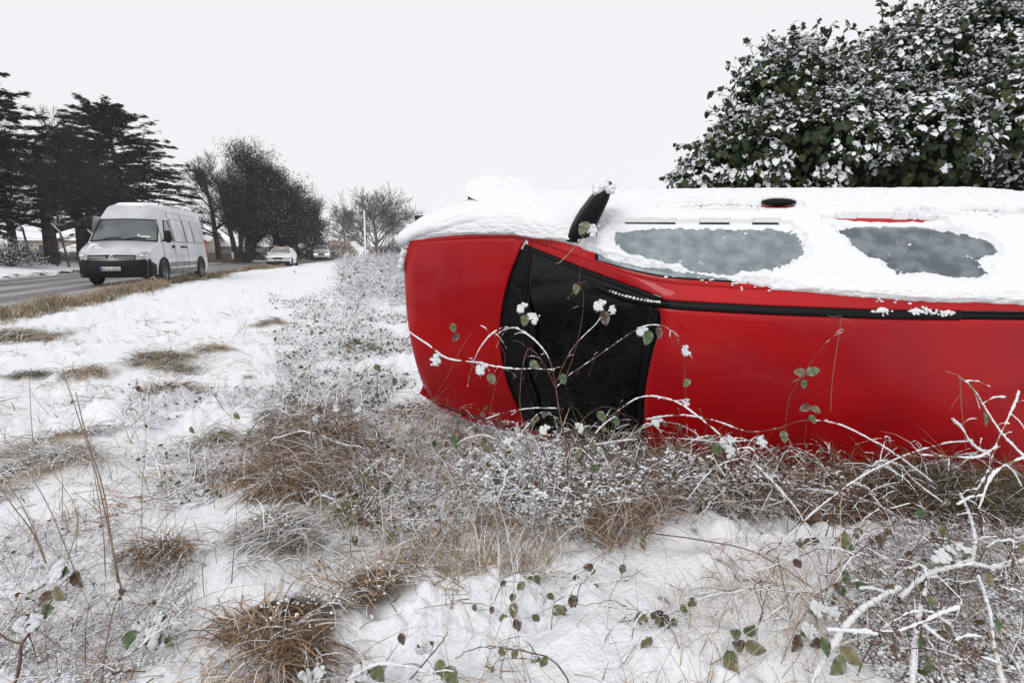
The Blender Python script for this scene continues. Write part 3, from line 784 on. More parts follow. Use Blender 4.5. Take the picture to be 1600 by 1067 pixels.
def snow_sheet():
    nl, nt = 760, 300
    l = np.linspace(.03, 4.07, nl)[:, None] + np.zeros((1, nt)); t = np.concatenate([np.linspace(-.75, 1.2, 190), np.linspace(1.2, 4.97, 111)[1:]])[None] + np.zeros((nl, 1))
    P = S3(l, np.clip(t, 0, 5)); Q = T3(l, wE(l) + np.minimum(t, 0) * .08); P = np.where((t < 0)[..., None], Q, P)
    N = normals(P); 
    if N[..., 1].mean() < 0: N = -N
    x, y = l, t * KT
    f1 = fbm(x / .16, y / .16, 101, 3); f2 = fbm(x / .035, y / .035, 105, 3); f3 = fbm(x / .012, y / .012, 109, 2)
    e = (y - TB(l) * KT) + .022 * f1 + .016 * f2 + .005 * f3                 # metres above the ragged lower edge
    th = (.025 + .011 * f1 + .004 * f2) * ss(.0, .055, e) + .006 * ss(-.004, .01, e)
    h_ = np.full(l.shape, 9.)
    for pl in HOLES: h_ = np.minimum(h_, sdist(x, y, pl * [1, KT]))
    h_ = h_ + .02 * f2 + .012 * f1 + .006 * f3
    th = np.minimum(th, .025 * ss(.0, .05, h_) + .005 * ss(-.003, .006, h_))
    th = np.where(h_ < 0, np.where((f3 + .7 * f2 + .3 * fbm(x / .09 + 2, y / .03, 160, 2) > .82), .006, 0), th)
    # black slit of the belt moulding, the door handle, rubbed red streaks
    brk = vn(l * 9, 0 * l, 5) > .34
    b_ = np.maximum(np.abs(t - .99) - .03, np.maximum(1.43 - l, l - 2.22)) ; th = np.where((b_ < 0) & brk, 0, th)
    b_ = ((l - 2.27) / .09) ** 2 + ((t - 2.20) / .24) ** 2; th = np.where(b_ < 1 + .2 * f3, 0, th)
    b_ = ((l - 2.72) / .24) ** 2 + ((t - 1.15) / .10) ** 2 + .7 * f2; th = np.where(b_ < 1, 0, th)
    th = np.where((np.abs(l - 1.62 - .1 * t) < .12) & (np.abs(t - .33 + .25 * (l - 1.5)) < .012) & (vn(l * 25, t, 9) > .3), 0, th)
    vw = (l > 1.38) & (l < 2.28); th = np.where(vw & (t > .80) & (t < .975), np.minimum(th, .006), th); th = np.where((np.abs(l - 2.72) < .30) & (t > .96) & (t < 1.13), np.minimum(th, .007), th); th = np.where((np.abs(l - 2.27) < .12) & (t > 1.85) & (t < 2.2), np.minimum(th, .012), th)
    st = fbm(x / .30, y / .012 + x * 3, 120, 3)
    z1 = (1 - ss(.75, 1.0, ((l - 2.0) / .42) ** 2 + ((t - 1.85) / .55) ** 2))
    z2 = (1 - ss(.75, 1.0, ((l - 3.2) / .45) ** 2 + ((t - 1.45 - .0) / .3) ** 2))
    arc = np.exp(-((t - 2.2 + .9 * (l - 2.0) ** 2 * 4) / .05) ** 2) + .7 * np.exp(-((t - 1.85 + .7 * (l - 2.05) ** 2 * 4) / .05) ** 2)
    th = th * (1 - .8 * z1 - .6 * z2)
    th = np.where((z1 > 0) & (arc * (.5 + st) + .35 * z1 + .3 * f3 > .5), 0, th)
    th = np.where((z2 > .3) & (st + .6 * f3 > .42), 0, th)
    th = th + np.where(th > .012, .004 * f2 + .0018 * f3 + .0035 * fbm(x / .05 + y / .1, y / .3, 140, 2), 0)
    off = np.where(th > .0015, th + .004, -.012)
    # swirl left by a hand on the wing
    sw = np.exp(-((np.hypot((x - .62) / 1.2, y - 1.15) - .16) / .022) ** 2) + .7 * np.exp(-((np.hypot((x - .45), y - 1.0) - .22) / .02) ** 2) * (x > .3)
    off = off - .012 * sw * (off > .02)
    off = np.where(th > .0015, off, -.012)
    off[:, -1] = -.01; off[:, 0] = -.01; off[-1] = -.01; off[0] = .004
    P = P + N * off[..., None]
    g = G(); g.add(cw(P), grid_faces(nl, nt)); return g
build(snow_sheet(), 'snow_cover', M['carsnow'], car, True)
g = G()
n = 90; l_ = RS.uniform(1.5, 3.9, n); l_ = l_[vn(l_ * 6, 0 * l_, 4) > .5]; n = len(l_); t_ = TB(l_) - RS.uniform(-.05, .12, n); q = np.where((t_ < 0)[:, None], T3(l_, wE(l_) + t_ * .08), S3(l_, np.clip(t_, 0, 5)))
q[:, 2] += .004; blobs(g, cw(q), RS.uniform(.003, .008, n), 1, .7)
for l0, w0 in ((2.60, .548), (2.78, .552), (2.86, .545), (2.74, .55)):
    q = np.stack([l0 + RS.normal(0, .02, 26), w0 + RS.normal(0, .006, 26), np.full(26, 0.)], 1); q[:, 2] = top(q[:, 0], q[:, 1]) + .008; blobs(g, cw(q), RS.uniform(.004, .010, 26), 0, .9)
build(g, 'snow_crumbs', M['carsnow'], car, kind='stuff')
# snow on the tyre face, on the lamp and on the bumper
g = G(); r_ = np.linspace(0, 1, 24)[:, None]; a_ = np.linspace(0, 2 * math.pi, 60)[None]
q = np.stack([.72 + .32 * r_ * np.cos(a_), .735 + .06 + .085 * np.sqrt(np.clip(1 - r_ ** 2.5, 0, 1)) + 0 * a_, .30 + .30 * r_ * np.sin(a_)], -1)
q[..., 1] += .02 * fbm(q[..., 0] / .09, q[..., 2] / .09, 7, 3) - .17 * (q[..., 0] - .72) * .9
g.add(cw(q), grid_faces(24, 60))
build(g, 'wheel_snow', M['carsnow'], car, True)
g = G(); n = 160
ww = RS.uniform(.40, .66, n); q = np.stack([-.012 + .20 * (ww / .76) ** 2.2 - RS.uniform(0, .012, n), ww, RS.uniform(.56, .70, n)], 1); blobs(g, cw(q), RS.uniform(.010, .022, n), 1, .9, rough=.25)
build(g, 'nose_snow', M['carsnow'], car, True)
# ------------------------------------------------------------------ the vehicles on the road
M['silver'] = mat('silver_paint', (.55, .56, .575), .35, (.43, .44, .455), 1.5, metal=.3, coat=.5, coatr=.1, spec=.5)
M['whitecar'] = mat('white_car_paint', (.70, .71, .72), .35, coat=.6, coatr=.08)
M['vglass'] = mat('vehicle_glass', (.05, .06, .065), .08, (.10, .115, .12), 1.2, spec=.6, coat=.5)
M['plate'] = mat('number_plate', (.6, .6, .6), .5)
M['blue'] = mat('plate_blue', (.02, .06, .4), .5)
M['dirty'] = mat('road_grime', (.16, .155, .15), .8, (.26, .25, .24), 4)
M['lampon'] = mat('lit_lamp', (1, .95, .85), .3)
M['lampon'].node_tree.nodes['Principled BSDF'].inputs['Emission Color'].default_value = (1, .9, .75, 1)
M['lampon'].node_tree.nodes['Principled BSDF'].inputs['Emission Strength'].default_value = 1.6
M['orange'] = mat('beacon_amber', (.45, .22, .10), .5)
M['pink'] = mat('beacon_red', (.5, .25, .25), .5)

def vpart(g, name, m, parent, smooth=True, fr=None):
    return build(g, name, m, parent, smooth)
class Vehicle:
    """x across, y from the nose back, z up; zt(y): roof line, hw(z): half width by height"""
    def __init__(s, obj, zt, hw, bow=.12, taper=None, crown=.04, wf=1.0):
        s.o, s.zt, s.hw, s.bow, s.crown = obj, zt, hw, bow, crown
        s.taper = taper or (lambda y: 1.0 + 0 * y)
    def top(s, x, y, up=0.0):
        x, y = np.broadcast_arrays(np.asarray(x, float), np.asarray(y, float))
        z = s.zt(y) - s.crown * x * x + up
        return np.stack([x * s.taper(y), y + s.bow * x * x * np.clip(1 - y / 3, 0, 1), z], -1)
    def sid(s, y, z, sg, out=0.0):
        y, z = np.broadcast_arrays(np.asarray(y, float), np.asarray(z, float))
        x = s.hw(z) * s.taper(y) + out
        return np.stack([sg * x, y + s.bow * x * x * np.clip(1 - y / 3, 0, 1), z], -1)
    def body(s, m, y0, y1, z0, n=70, nz=26, name='body', zc=.06):
        g = G(); y = np.linspace(y0, y1, n)[:, None]; zt_ = s.zt(y)
        w_top = lambda z: s.hw(z)
        f = np.linspace(0, 1, nz)[None]
        z = z0 + (zt_ - zc - z0) * f
        for sg in (1, -1):
            P = s.sid(y, z, sg); g.add(P, grid_faces(n, nz) if sg > 0 else grid_faces(n, nz)[:, ::-1])
        # shoulder and roof
        xe = s.hw(zt_ - zc)                      # n,1
        k = np.linspace(-1, 1, 31)[None]
        sh = np.abs(k) ** 6
        x = k * xe; z = zt_ - s.crown * x * x * (1 - sh) - sh * zc
        P = np.stack([x * s.taper(y), y + s.bow * x * x * np.clip(1 - y / 3, 0, 1) + 0 * x, z], -1); P[:, 0] = s.sid(y, zt_ - zc, -1)[:, 0]; P[:, -1] = s.sid(y, zt_ - zc, 1)[:, 0]
        g.add(P, grid_faces(n, 31)[:, ::-1])
        for yy in (y0, y1):                      # ends
            zz = np.linspace(z0, float(s.zt(yy)) - zc, 12)[:, None]; kk = np.linspace(-1, 1, 13)[None]
            x = kk * s.hw(zz) * s.taper(np.array(yy)); P = np.stack([x, yy + s.bow * (kk * s.hw(zz)) ** 2 * max(0, 1 - yy / 3), zz + 0 * x], -1); g.add(P, grid_faces(12, 13))
        me = g.mesh(name, True)
        return link(name, me, m, s.o)
    def face(s, name, m, fn, nu=10, nv=10, parent=None, th=.006):
        a = np.linspace(0, 1, nu)[:, None] + np.zeros((1, nv)); b = np.linspace(0, 1, nv)[None] + np.zeros((nu, 1))
        P = fn(a, b); g = G(); g.add(P, grid_faces(nu, nv)); o = link(name, g.mesh(name, True), m, parent or s.o)
        return o
def pt(xs, ys, sg=.03):
    gx = np.linspace(-1, 8, 1801); gy = np.interp(gx, xs, ys); kx = np.arange(-60, 61) * .005; kk = np.exp(-kx ** 2 / (2 * sg * sg)); kk /= kk.sum()
    gy = np.convolve(np.pad(gy, 60, 'edge'), kk, 'valid'); return lambda v: np.interp(v, gx, gy)

def text(parent, name, s, size, loc, m, rz=0.0):
    cu = bpy.data.curves.new(name, 'FONT'); cu.body = s; cu.size = size; cu.align_x = 'CENTER'; cu.align_y = 'CENTER'; cu.extrude = .002; cu.resolution_u = 2
    to = bpy.data.objects.new(name, cu); me = bpy.data.meshes.new_from_object(to); bpy.data.objects.remove(to)
    o = link(name, me, m); o.parent = parent; o.location = loc; o.rotation_euler = (math.pi / 2, 0, rz); return o

def make_van(loc, rz):
    o = thing('panel_van', 'silver high roof panel van driving towards the camera along the slushy road', 'van', loc, rz)
    zt = pt([-1, .0, .06, .25, .85, 1.45, 2.0, 2.35, 5.6, 5.7, 8], [.86, .86, .95, 1.06, 1.27, 1.93, 2.38, 2.48, 2.46, 2.40, 2.3], .035)
    hw = pt([-1, .2, .35, .8, 1.2, 1.9, 2.3, 2.45, 2.6], [.90, .93, .975, .99, .975, .86, .78, .70, .55], .03)
    tp = pt([-1, 0, .3, .8, 5.2, 5.7, 8], [.87, .88, .955, 1, 1, .97, .97], .08)
    v = Vehicle(o, zt, hw, .16, tp)
    b = v.body(M['silver'], 0.0, 5.7, .30, 110, 30, zc=.05)
    L = lerp
    wsx = lambda q, y: (2 * q - 1) * (v.hw(v.zt(y)) - .06)
    ws = v.face('windscreen', M['vglass'], lambda a, b_: v.top(wsx(b_, L(.86, 1.44, a)), L(.87, 1.42, a), .012), 16, 24)
    g = G(); edge = []
    for q in np.linspace(0, 1, 14): edge.append(v.top(wsx(q, .86), .86, .02))
    for q in np.linspace(0, 1, 10): edge.append(v.top(wsx(1, L(.86, 1.44, q)), L(.86, 1.44, q), .02))
    for q in np.linspace(1, 0, 14): edge.append(v.top(wsx(q, 1.44), 1.44, .02))
    for q in np.linspace(1, 0, 10): edge.append(v.top(wsx(0, L(.86, 1.44, q)), L(.86, 1.44, q), .02))
    edge.append(edge[0]); tube(g, np.array(edge), .018, 5); build(g, 'seal', M['black'], ws)
    for x0, x1 in ((-.62, -.05), (.0, .60)):
        g = G(); P = np.array([v.top(x0, .84, .03), v.top((x0 + x1) / 2, .91, .04), v.top(x1, .90, .035)]); tube(g, crom(P, 5), .014, 5); build(g, 'wiper', M['black'], ws)
    g = G(); P = v.top(np.array([[.42, .70], [.42, .70]]), np.array([[.96], [.99]]), .02); g.add(P, grid_faces(2, 2)); build(g, 'sticker', M['white'], ws)
    g = G(); P = v.top(np.array([[.36, .40], [.36, .40]]), np.array([[.98], [1.03]]), .02); g.add(P, grid_faces(2, 2)); build(g, 'sticker', M['white'], ws)
    # snow dusting on bonnet and on the roof front
    Msn = M['snow']
    fb = fbm
    def dust(name, x0, x1, y0, y1, seed, lim):
        nx, ny = 70, 50; y = np.linspace(y0, y1, ny)[:, None] + np.zeros((1, nx)); x = np.linspace(x0, x1, nx)[None] * (v.hw(v.zt(y)) - .08) + 0 * y
        n_ = fb(x / .5, y / .25, seed, 3) + lim; bd = np.minimum(np.minimum(y - y0, y1 - y) / .08, 1)
        P = v.top(x, y, 0); P[..., 2] += np.where(n_ * bd > 0, .018, -.02); g = G(); g.add(P, grid_faces(ny, nx)); build(g, name, Msn, o, True)
    dust('snow_patch', -.9, .9, .30, .72, 3, -.02); dust('snow_patch', -.95, .95, 2.0, 2.45, 8, .0); dust('snow_patch', -1, 1, 2.4, 5.6, 12, .3)
    # front: bumper, grille, lamps, plate
    fr = lambda x, z, d: np.stack([x * .99, -d + .16 * x * x, z], -1)
    def bmp(a, b_):
        x = (2 * b_ - 1) * .93; z = L(.24, .72, a); return np.stack([x, -.09 + .16 * x * x + .30 * np.abs(x) ** 8 + .05 * (2 * a - 1) ** 2, z + .05 * x * x * a], -1)
    bo = v.face('bumper', M['black'], bmp, 10, 40)
    for sg in (1, -1):
        g = G()
        a_ = np.linspace(0, 1, 10)[:, None]; b_ = np.linspace(0, 1, 8)[None]; P = v.sid(L(-.0, .42, a_) + 0 * b_, L(.26, .76 , b_) - .18 * a_ * b_, sg, .022); g.add(P, grid_faces(10, 8))
        build(g, 'bumper_side', M['black'], bo, True)
    g = G(); a_ = np.linspace(.26, .3, 2)
    box(g, -.88, .88, .10, 5.6, .26, .34); build(g, 'underbody', M['under'], o)
    nose = lambda x, z, d=.03: np.stack([x, .0 - d + .16 * x * x + .05 * np.clip(z - .7, 0, 1), z], -1)
    for sg in (1, -1):
        def gr(a, b_):
            x = sg * L(.09, .60, b_); z = L(.755, .875, a) + .02 * b_ * (1 - 2 * a) * 0 - .012 * np.abs(b_ - .1) * 0 + .03 * (a - .5) * (1 - b_) * -1.5; return nose(x + 0 * a, z, .035)
        gq = v.face('grille', M['black'], gr, 6, 12)
        for z in (.79, .825):
            g = G(); x = np.linspace(.12, .58, 8); tube(g, nose(sg * x, np.full(8, z), .04), .008, 5); build(g, 'grille_bar', M['silver'], gq)
        g = G(); th_ = np.linspace(0, 2 * math.pi, 16, endpoint=False); 
        def hl(a, b_):
            x = sg * L(.63, .905, b_); z = L(.74, .80 + .17 * np.sin(np.clip(b_ * 1.25 + .12, 0, 1) * math.pi * .55) , a); return np.stack([x, -.035 + .16 * x * x + .42 * np.clip(np.abs(x) - .66, 0, 1) ** 1.3 * 1.6 + .03 * a, z], -1)
        h_ = v.face('headlight', M['lamp'], hl, 10, 12)
        g = G(); blobs(g, [[sg * .76, .085, .855]], .06, 1, .9, rough=0); build(g, 'reflector', M['white'], h_, True)
        # mirror
        mp = v.sid(1.12, 1.42, sg)
        g = G(); vv, ff = ico()[1]; sq = np.sign(vv) * np.abs(vv) ** .6; g.add(mp + sq * [.10, .07, .19] + [sg * .20, -.02, .0], ff); mr = build(g, 'wing_mirror', M['black'], o, True)
        g = G(); tube(g, [mp + [0, 0, -.12], mp + [sg * .2, -.02, -.12]], .03, 6); build(g, 'mirror_arm', M['black'], mr)
        # cab door, its glass, side mouldings, panels pressed in the flank
        dg = v.face('front_door', M['silver'], lambda a, b_: v.sid(L(1.12, 2.12, a), L(.50, 2.0, b_), sg, .006), 12, 12)
        v.face('door_window', M['vglass'], lambda a, b_: v.sid(L(1.30 + .34 * b_, 2.0, a), L(1.33, 1.90, b_), sg, .014), 10, 10, dg)
        g = G(); P = [v.sid(1.28, 1.31, sg, .016), v.sid(1.66, 1.92, sg, .016), v.sid(2.02, 1.92, sg, .016), v.sid(2.04, 1.31, sg, .016), v.sid(1.28, 1.31, sg, .016)]; tube(g, P, .016, 4); build(g, 'window_seal', M['black'], dg)
        g = G(); q = v.sid(1.98, 1.12, sg, .02); box(g, q[0] - .02, q[0] + .02, q[1] - .09, q[1] + .09, q[2] - .045, q[2] + .045); build(g, 'handle', M['black'], dg)
        for y in (1.10, 2.14, 3.42):
            g = G(); P = [v.sid(y, z, sg, .004) for z in np.linspace(.45, 2.2 if y > 2 else 1.95, 9)]; tube(g, P, .009, 4); build(g, 'shut_line', M['dirty'], o)
        g = G(); q = v.sid(3.05, 1.12, sg, .012); box(g, q[0] - .015, q[0] + .015, q[1] - .3, q[1] + .3, q[2] - .03, q[2] + .03); build(g, 'door_rail', M['black'], o)
        for y0, y1, z0, z1 in ((2.25, 3.3, 1.28, 2.0), (3.5, 4.2, 1.28, 2.0), (4.3, 5.3, 1.28, 2.0)):
            pn = v.face('side_panel', M['silver'], lambda a, b_: v.sid(L(y0, y1, a), L(z0, z1, b_), sg, .012), 8, 8)
            g = G(); q = [v.sid(y0, z0, sg, .01), v.sid(y0, z1, sg, .01), v.sid(y1, z1, sg, .01), v.sid(y1, z0, sg, .01), v.sid(y0, z0, sg, .01)]; tube(g, q, .011, 4); build(g, 'panel_edge', M['dirty'], pn)
        g = G(); P = [v.sid(y, 2.2, sg, .004) for y in np.linspace(2.2, 5.4, 6)]; tube(g, P, .02, 5); build(g, 'gutter', M['silver'], o, True)
        v.face('side_moulding', M['dirty'], lambda a, b_: v.sid(L(1.55, 4.25, a), L(.50, .64, b_), sg, .014), 12, 4)
        v.face('sill', M['dirty'], lambda a, b_: v.sid(L(1.6, 4.2, a), L(.26, .44, b_), sg, .01), 12, 4)
        for yc in (1.0, 4.75):
            g = G(); P = [v.sid(yc + .42 * math.cos(q), .36 + .42 * math.sin(q), sg, .006) for q in np.linspace(-.1, math.pi + .1, 18)]; tube(g, P, .035, 5); build(g, 'wheel_arch', M['black'], o, True)
            P = np.array([v.sid(yc + r_ * math.cos(q), .36 + r_ * math.sin(q), sg, .008) for r_ in (.0, .40) for q in np.linspace(0, 2 * math.pi, 20)]).reshape(2, 20, 3)
            g = G(); g.add(P, grid_faces(2, 20)); build(g, 'arch_liner', M['under'], o)
            x_ = abs(float(v.sid(yc, .4, 1)[0])); yy = float(v.sid(yc, .4, 1)[1])
            wheel(o, np.array([sg * (x_ - .075), yy, .335]), [sg, 0, 0], .335, .22, M['rubber'], M['rim'], .3)
        g = G(); q = v.sid(5.62, .95, sg, .01); box(g, q[0] - .05, q[0] + .004, 5.62, 5.72, .75, 1.4); build(g, 'tail_light', M['redplain'], o)
    g = G(); blobs(g, [[0, .01, .845]], .055, 1, .9, rough=0); build(g, 'emblem', M['lamp'], o, True)
    g = G(); box(g, -.27, .25, -.125, -.105, .435, .545); pl = build(g, 'number_plate', M['plate'], o)
    g = G(); box(g, -.268, -.225, -.130, -.1255, .437, .543); build(g, 'country_band', M['blue'], pl)
    text(pl, 'registration', '06-KE 12711', .085, (.01, -.128, .49), M['black'])
    return o
ang = math.atan2(.303, 1.0)
p = gp(207, 444.5); 
van = make_van((p[0] + .1, p[1] - 1.0, .0), R(13.5)); van.scale = (1.13, 1.13, 1.17)

def make_car(name, label, cat, loc, rz, m, L_, hgt, wid, suv=False, pods=False, lamps=False):
    o = thing(name, label, cat, loc, rz)
    k = hgt / 1.45; q = L_ / 4.2
    if suv: zt = pt([-1, 0, .08, .3, .95, 1.5, 1.8, 4.3, 4.5, 8], [.82 * k, .82 * k, .95 * k, 1.0 * k, 1.06 * k, hgt - .04, hgt, hgt, hgt - .15, hgt - .4], .04)
    else: zt = pt([-1, 0, .08, .3, 1.05, 1.85, 2.2, 3.2, 3.9, 4.2, 8], [.66, .66, .76, .83, .97, 1.36, 1.44, 1.42, 1.10, .95, .95], .05)
    hw = pt([-1, .15, .3, .6, .92 * k, hgt - .1, hgt], [wid * .45, wid * .48, wid * .5, wid * .5, wid * .475, wid * .36, wid * .33], .03)
    v = Vehicle(o, zt, hw, .18, pt([-1, 0, .4, 1, 3.6, 4.3, 8], [.82, .84, .96, 1, 1, .92, .9], .06))
    v.body(m, 0, L_, .22, 60, 18, zc=.05)
    y0, y1 = (1.0, 1.48) if suv else (1.12, 1.80)
    lr = lerp
    v.face('windscreen', M['vglass'], lambda a, b: v.top((2 * b - 1) * (v.hw(v.zt(lr(y0, y1, a))) - .05), lr(y0, y1, a), .01), 10, 14)
    def bm(a, b): x = (2 * b - 1) * wid * .46; return np.stack([x, -.06 + .18 * x * x + .3 * np.abs(x / .8) ** 8 * .4, lr(.2, .40, a)], -1)
    v.face('bumper', M['black'] if True else m, bm, 6, 24)
    zg_ = .60 * k
    v.face('grille', M['black'], lambda a, b: np.stack([(2 * b - 1) * .34 + 0 * a, -.03 + .18 * ((2 * b - 1) * .34) ** 2 + .0 * a, lr(zg_ - .06, zg_ + .07, a)], -1), 4, 10)
    g = G(); box(g, -.26, .26, -.09, -.075, .42, .53); build(g, 'number_plate', M['plate'], o)
    g = G(); box(g, -wid * .42, wid * .42, .1, L_ - .1, .16, .24); build(g, 'underbody', M['under'], o)
    for sg in (1, -1):
        def hl(a, b): x = sg * lr(.42, wid * .455, b); return np.stack([x + 0 * a, -.03 + .18 * x * x + .35 * np.clip(np.abs(x) - .5, 0, 1) ** 1.5 + .02 * a, lr(zg_ - .07, zg_ + .08, a)], -1)
        v.face('headlight', M['lampon'] if lamps else M['lamp'], hl, 5, 8)
        mp = v.sid(y0 + .35, .97 * k, sg, .09); g = G(); vv, ff = ico()[1]; g.add(mp + vv * [.10, .06, .075], ff); build(g, 'wing_mirror', m, o, True)
        ys_ = (1.55, 2.45, 2.52, 3.35) if not suv else (1.5, 2.5, 2.6, 3.5)
        for a0, a1 in ((ys_[0], ys_[1]), (ys_[2], ys_[3])):
            v.face('side_window', M['vglass'], lambda a, b: v.sid(lr(a0 + (.25 * b if a0 < 2 else 0), a1 - (.15 * b if a0 > 2 else 0), a), lr(.96 * k, hgt - .16, b), sg, .01), 5, 5)
        for yc in (.82, L_ - .85):
            P = np.array([v.sid(yc + r_ * math.cos(t_), .32 + r_ * math.sin(t_), sg, .006) for r_ in (.0, .37) for t_ in np.linspace(0, 2 * math.pi, 16)]).reshape(2, 16, 3)
            g = G(); g.add(P, grid_faces(2, 16)); build(g, 'arch_liner', M['under'], o)
            x_ = abs(float(v.sid(yc, .4, 1)[0])); wheel(o, np.array([sg * (x_ - .06), float(v.sid(yc, .4, 1)[1]), .31]), [sg, 0, 0], .31 if not suv else .36, .2, M['rubber'], M['rim'])
        if pods:
            g = G(); vv, ff = ico()[1]; sq = np.sign(vv) * np.abs(vv) ** .5; g.add(sq * [.20, .10, .055] + [sg * .36, 2.0, zt(2.0) + .07], ff); build(g, 'beacon', M['orange'] if sg > 0 else M['pink'], o, True)
    return o
p = gp(442, 416.5); make_car('white_car', 'white car with two coloured roof beacons, following the van', 'car', (p[0], p[1] - .8, 0), R(14), M['whitecar'], 4.3, 1.45, 1.74, pods=True)
p = gp(507, 407.5); make_car('white_car', 'farthest vehicle, boxy pale off-roader with lit headlamps where the road bends away', 'car', (p[0], p[1] - 1, 0), R(16), M['whitecar'], 4.4, 1.8, 1.82, suv=True, lamps=True)
p = at(116, 391, 58); make_car('parked_car', 'pale grey car parked side on before the long beige building', 'car', (p[0] - 2.0, 58, .42), R(-80), M['silver'], 4.2, 1.42, 1.72)
# ------------------------------------------------------------------ trees
def limb_tree(H, r0, spread, seed, lv=5, up=.35, nsplit=(5, 4, 4, 3, 3), start=.25, droop=0.0, lean=(0, 0), trunks=1, twig=.008, jit=.16, maxn=16000):
    """trunk and limbs as segments; returns arrays per level"""
    rnd = random.Random(seed); S = []
    st = []
    for k in range(trunks):
        a = rnd.uniform(0, 6.28)
        st.append((np.array([.35 * k, .1 * k, 0.]), np.array([lean[0] + (.12 * math.cos(a) if trunks > 1 else 0), lean[1], 1.]), H * (1 if k == 0 else rnd.uniform(.7, .95)), r0 * (1 if k == 0 else .8), 0))
    while st and len(S) < maxn:
        p, d, L, r, l = st.pop(0)
        d = d / np.linalg.norm(d); n = 9 if l == 0 else (5 if l < 3 else 3)
        kids = nsplit[l] * (3 if l == 0 else 1) if l < lv else 0
        kp = sorted(rnd.uniform(start if l == 0 else .2, 1.0) for _ in range(kids)); ki = 0
        rt = r * (.35 if l == 0 else .3)
        for i in range(n):
            jj = jit * (.4 if l == 0 else 1.0); d = d + np.array([rnd.uniform(-jj, jj), rnd.uniform(-jj, jj), rnd.uniform(-jit, jit) * .6 + (.04 if l and not droop else -droop * (l > 0))]); d /= np.linalg.norm(d)
            q = p + d * L / n; ra = r + (rt - r) * i / n; rb = r + (rt - r) * (i + 1) / n
            S.append((p, q, max(ra, twig), max(rb, twig), l))
            while ki < kids and kp[ki] <= (i + 1) / n:
                f = kp[ki] * n - i; b = p + (q - p) * f; az = rnd.uniform(0, 6.283)
                side = np.array([math.cos(az), math.sin(az), 0.]); side -= d * side.dot(d); side /= np.linalg.norm(side) + 1e-6
                if l == 0: nd = side * 1.0 + np.array([0, 0, up + .7 * kp[ki]]); nl = spread * rnd.uniform(.75, 1.15) * (1.15 - .55 * kp[ki])
                else: nd = d * .8 + side * rnd.uniform(.5, 1.0) + np.array([0, 0, .1]); nl = L * rnd.uniform(.42, .68)
                st.append((b, nd, nl, (ra * .40 if l == 0 else ra * .55), l + 1)); ki += 1
            p = q
    return S
def tree(name, label, cat, u, Y, z0, H, r0, spread, seed, m=None, group=None, ivy=0, ivyc=None, leafs=None, trunk_ivy=0.0, **kw):
    x = at(u, 392, Y)[0]
    t = thing(name, label, cat, (x, Y, z0), 0, group)
    S = limb_tree(H, r0, spread, seed, **kw)
    P0 = np.array([s[0] for s in S]); P1 = np.array([s[1] for s in S]); a = np.array([s[2] for s in S]); b = np.array([s[3] for s in S]); l = np.array([s[4] for s in S])
    g = G(); q = l == 0; segs(g, P0[q], P1[q], a[q], b[q], 8); build(g, 'trunk', m or M['bark'], t, True)
    g = G(); q = (l > 0) & (l <= 1); segs(g, P0[q], P1[q], a[q], b[q], 5); build(g, 'limbs', m or M['bark'], t, kind='stuff')
    g = G(); q = l >= 2; 
    if q.any(): segs(g, P0[q], P1[q], a[q], b[q], 3); build(g, 'crown', m or M['twig'], t, kind='stuff')
    if ivy:
        g = G(); q = np.where(l <= 2)[0]; w_ = np.linalg.norm(P1[q] - P0[q], axis=1) * np.where(l[q] == 0, 3.0, np.where(l[q] == 1, 1.6, .8)); w_ /= w_.sum()
        k = RS.choice(q, ivy, p=w_); f = RS.rand(ivy, 1); c = P0[k] * (1 - f) + P1[k] * f
        rad = np.where(l[k] == 0, spread * .17, spread * .15)[:, None]
        cl = fbm(c[:, 0] * 1.1 + seed, c[:, 2] * 1.1, seed, 2)[:, None]
        c = c + np.clip(RS.normal(0, 1, (ivy, 3)), -1.5, 1.5) * rad * (1 + .8 * cl)
        low = c[:, 2] < H * .3; c[low, :2] *= .62
        cards(g, c, RS.uniform(.09, .24, ivy), RS.uniform(.05, .13, ivy), ivyc if ivyc is not None else (.012, .018, .012), .07)
        build(g, 'ivy_foliage', M['needles'], t, kind='stuff')
    return t
def cards(g, c, ln, wd, col, snowf, flat=1.0, az=None, tilt=1.0):
    n = len(c); a = RS.uniform(0, 6.283, n) if az is None else az; e = RS.uniform(-1, .8, n) * tilt
    d = np.stack([np.cos(a) * np.cos(e), np.sin(a) * np.cos(e), np.sin(e)], 1) * ln[:, None] * .5
    s = np.stack([-np.sin(a), np.cos(a), RS.uniform(-1, 1, n) * flat], 1); s /= np.linalg.norm(s, axis=1)[:, None]; s = s * wd[:, None] * .5
    V = np.stack([c - d, c - .2 * d - s, c + d, c - .1 * d + s], 1).reshape(-1, 3)
    C = np.array(col)[None] * RS.uniform(.5, 1.7, (n, 1)); C = np.where(RS.rand(n, 1) < snowf, np.array([[.62, .65, .68]]) * RS.uniform(.6, 1.2, (n, 1)), C)
    F = np.arange(n)[:, None] * 4 + np.arange(4)[None]
    g.add(V, F, np.repeat(C, 4, 0))
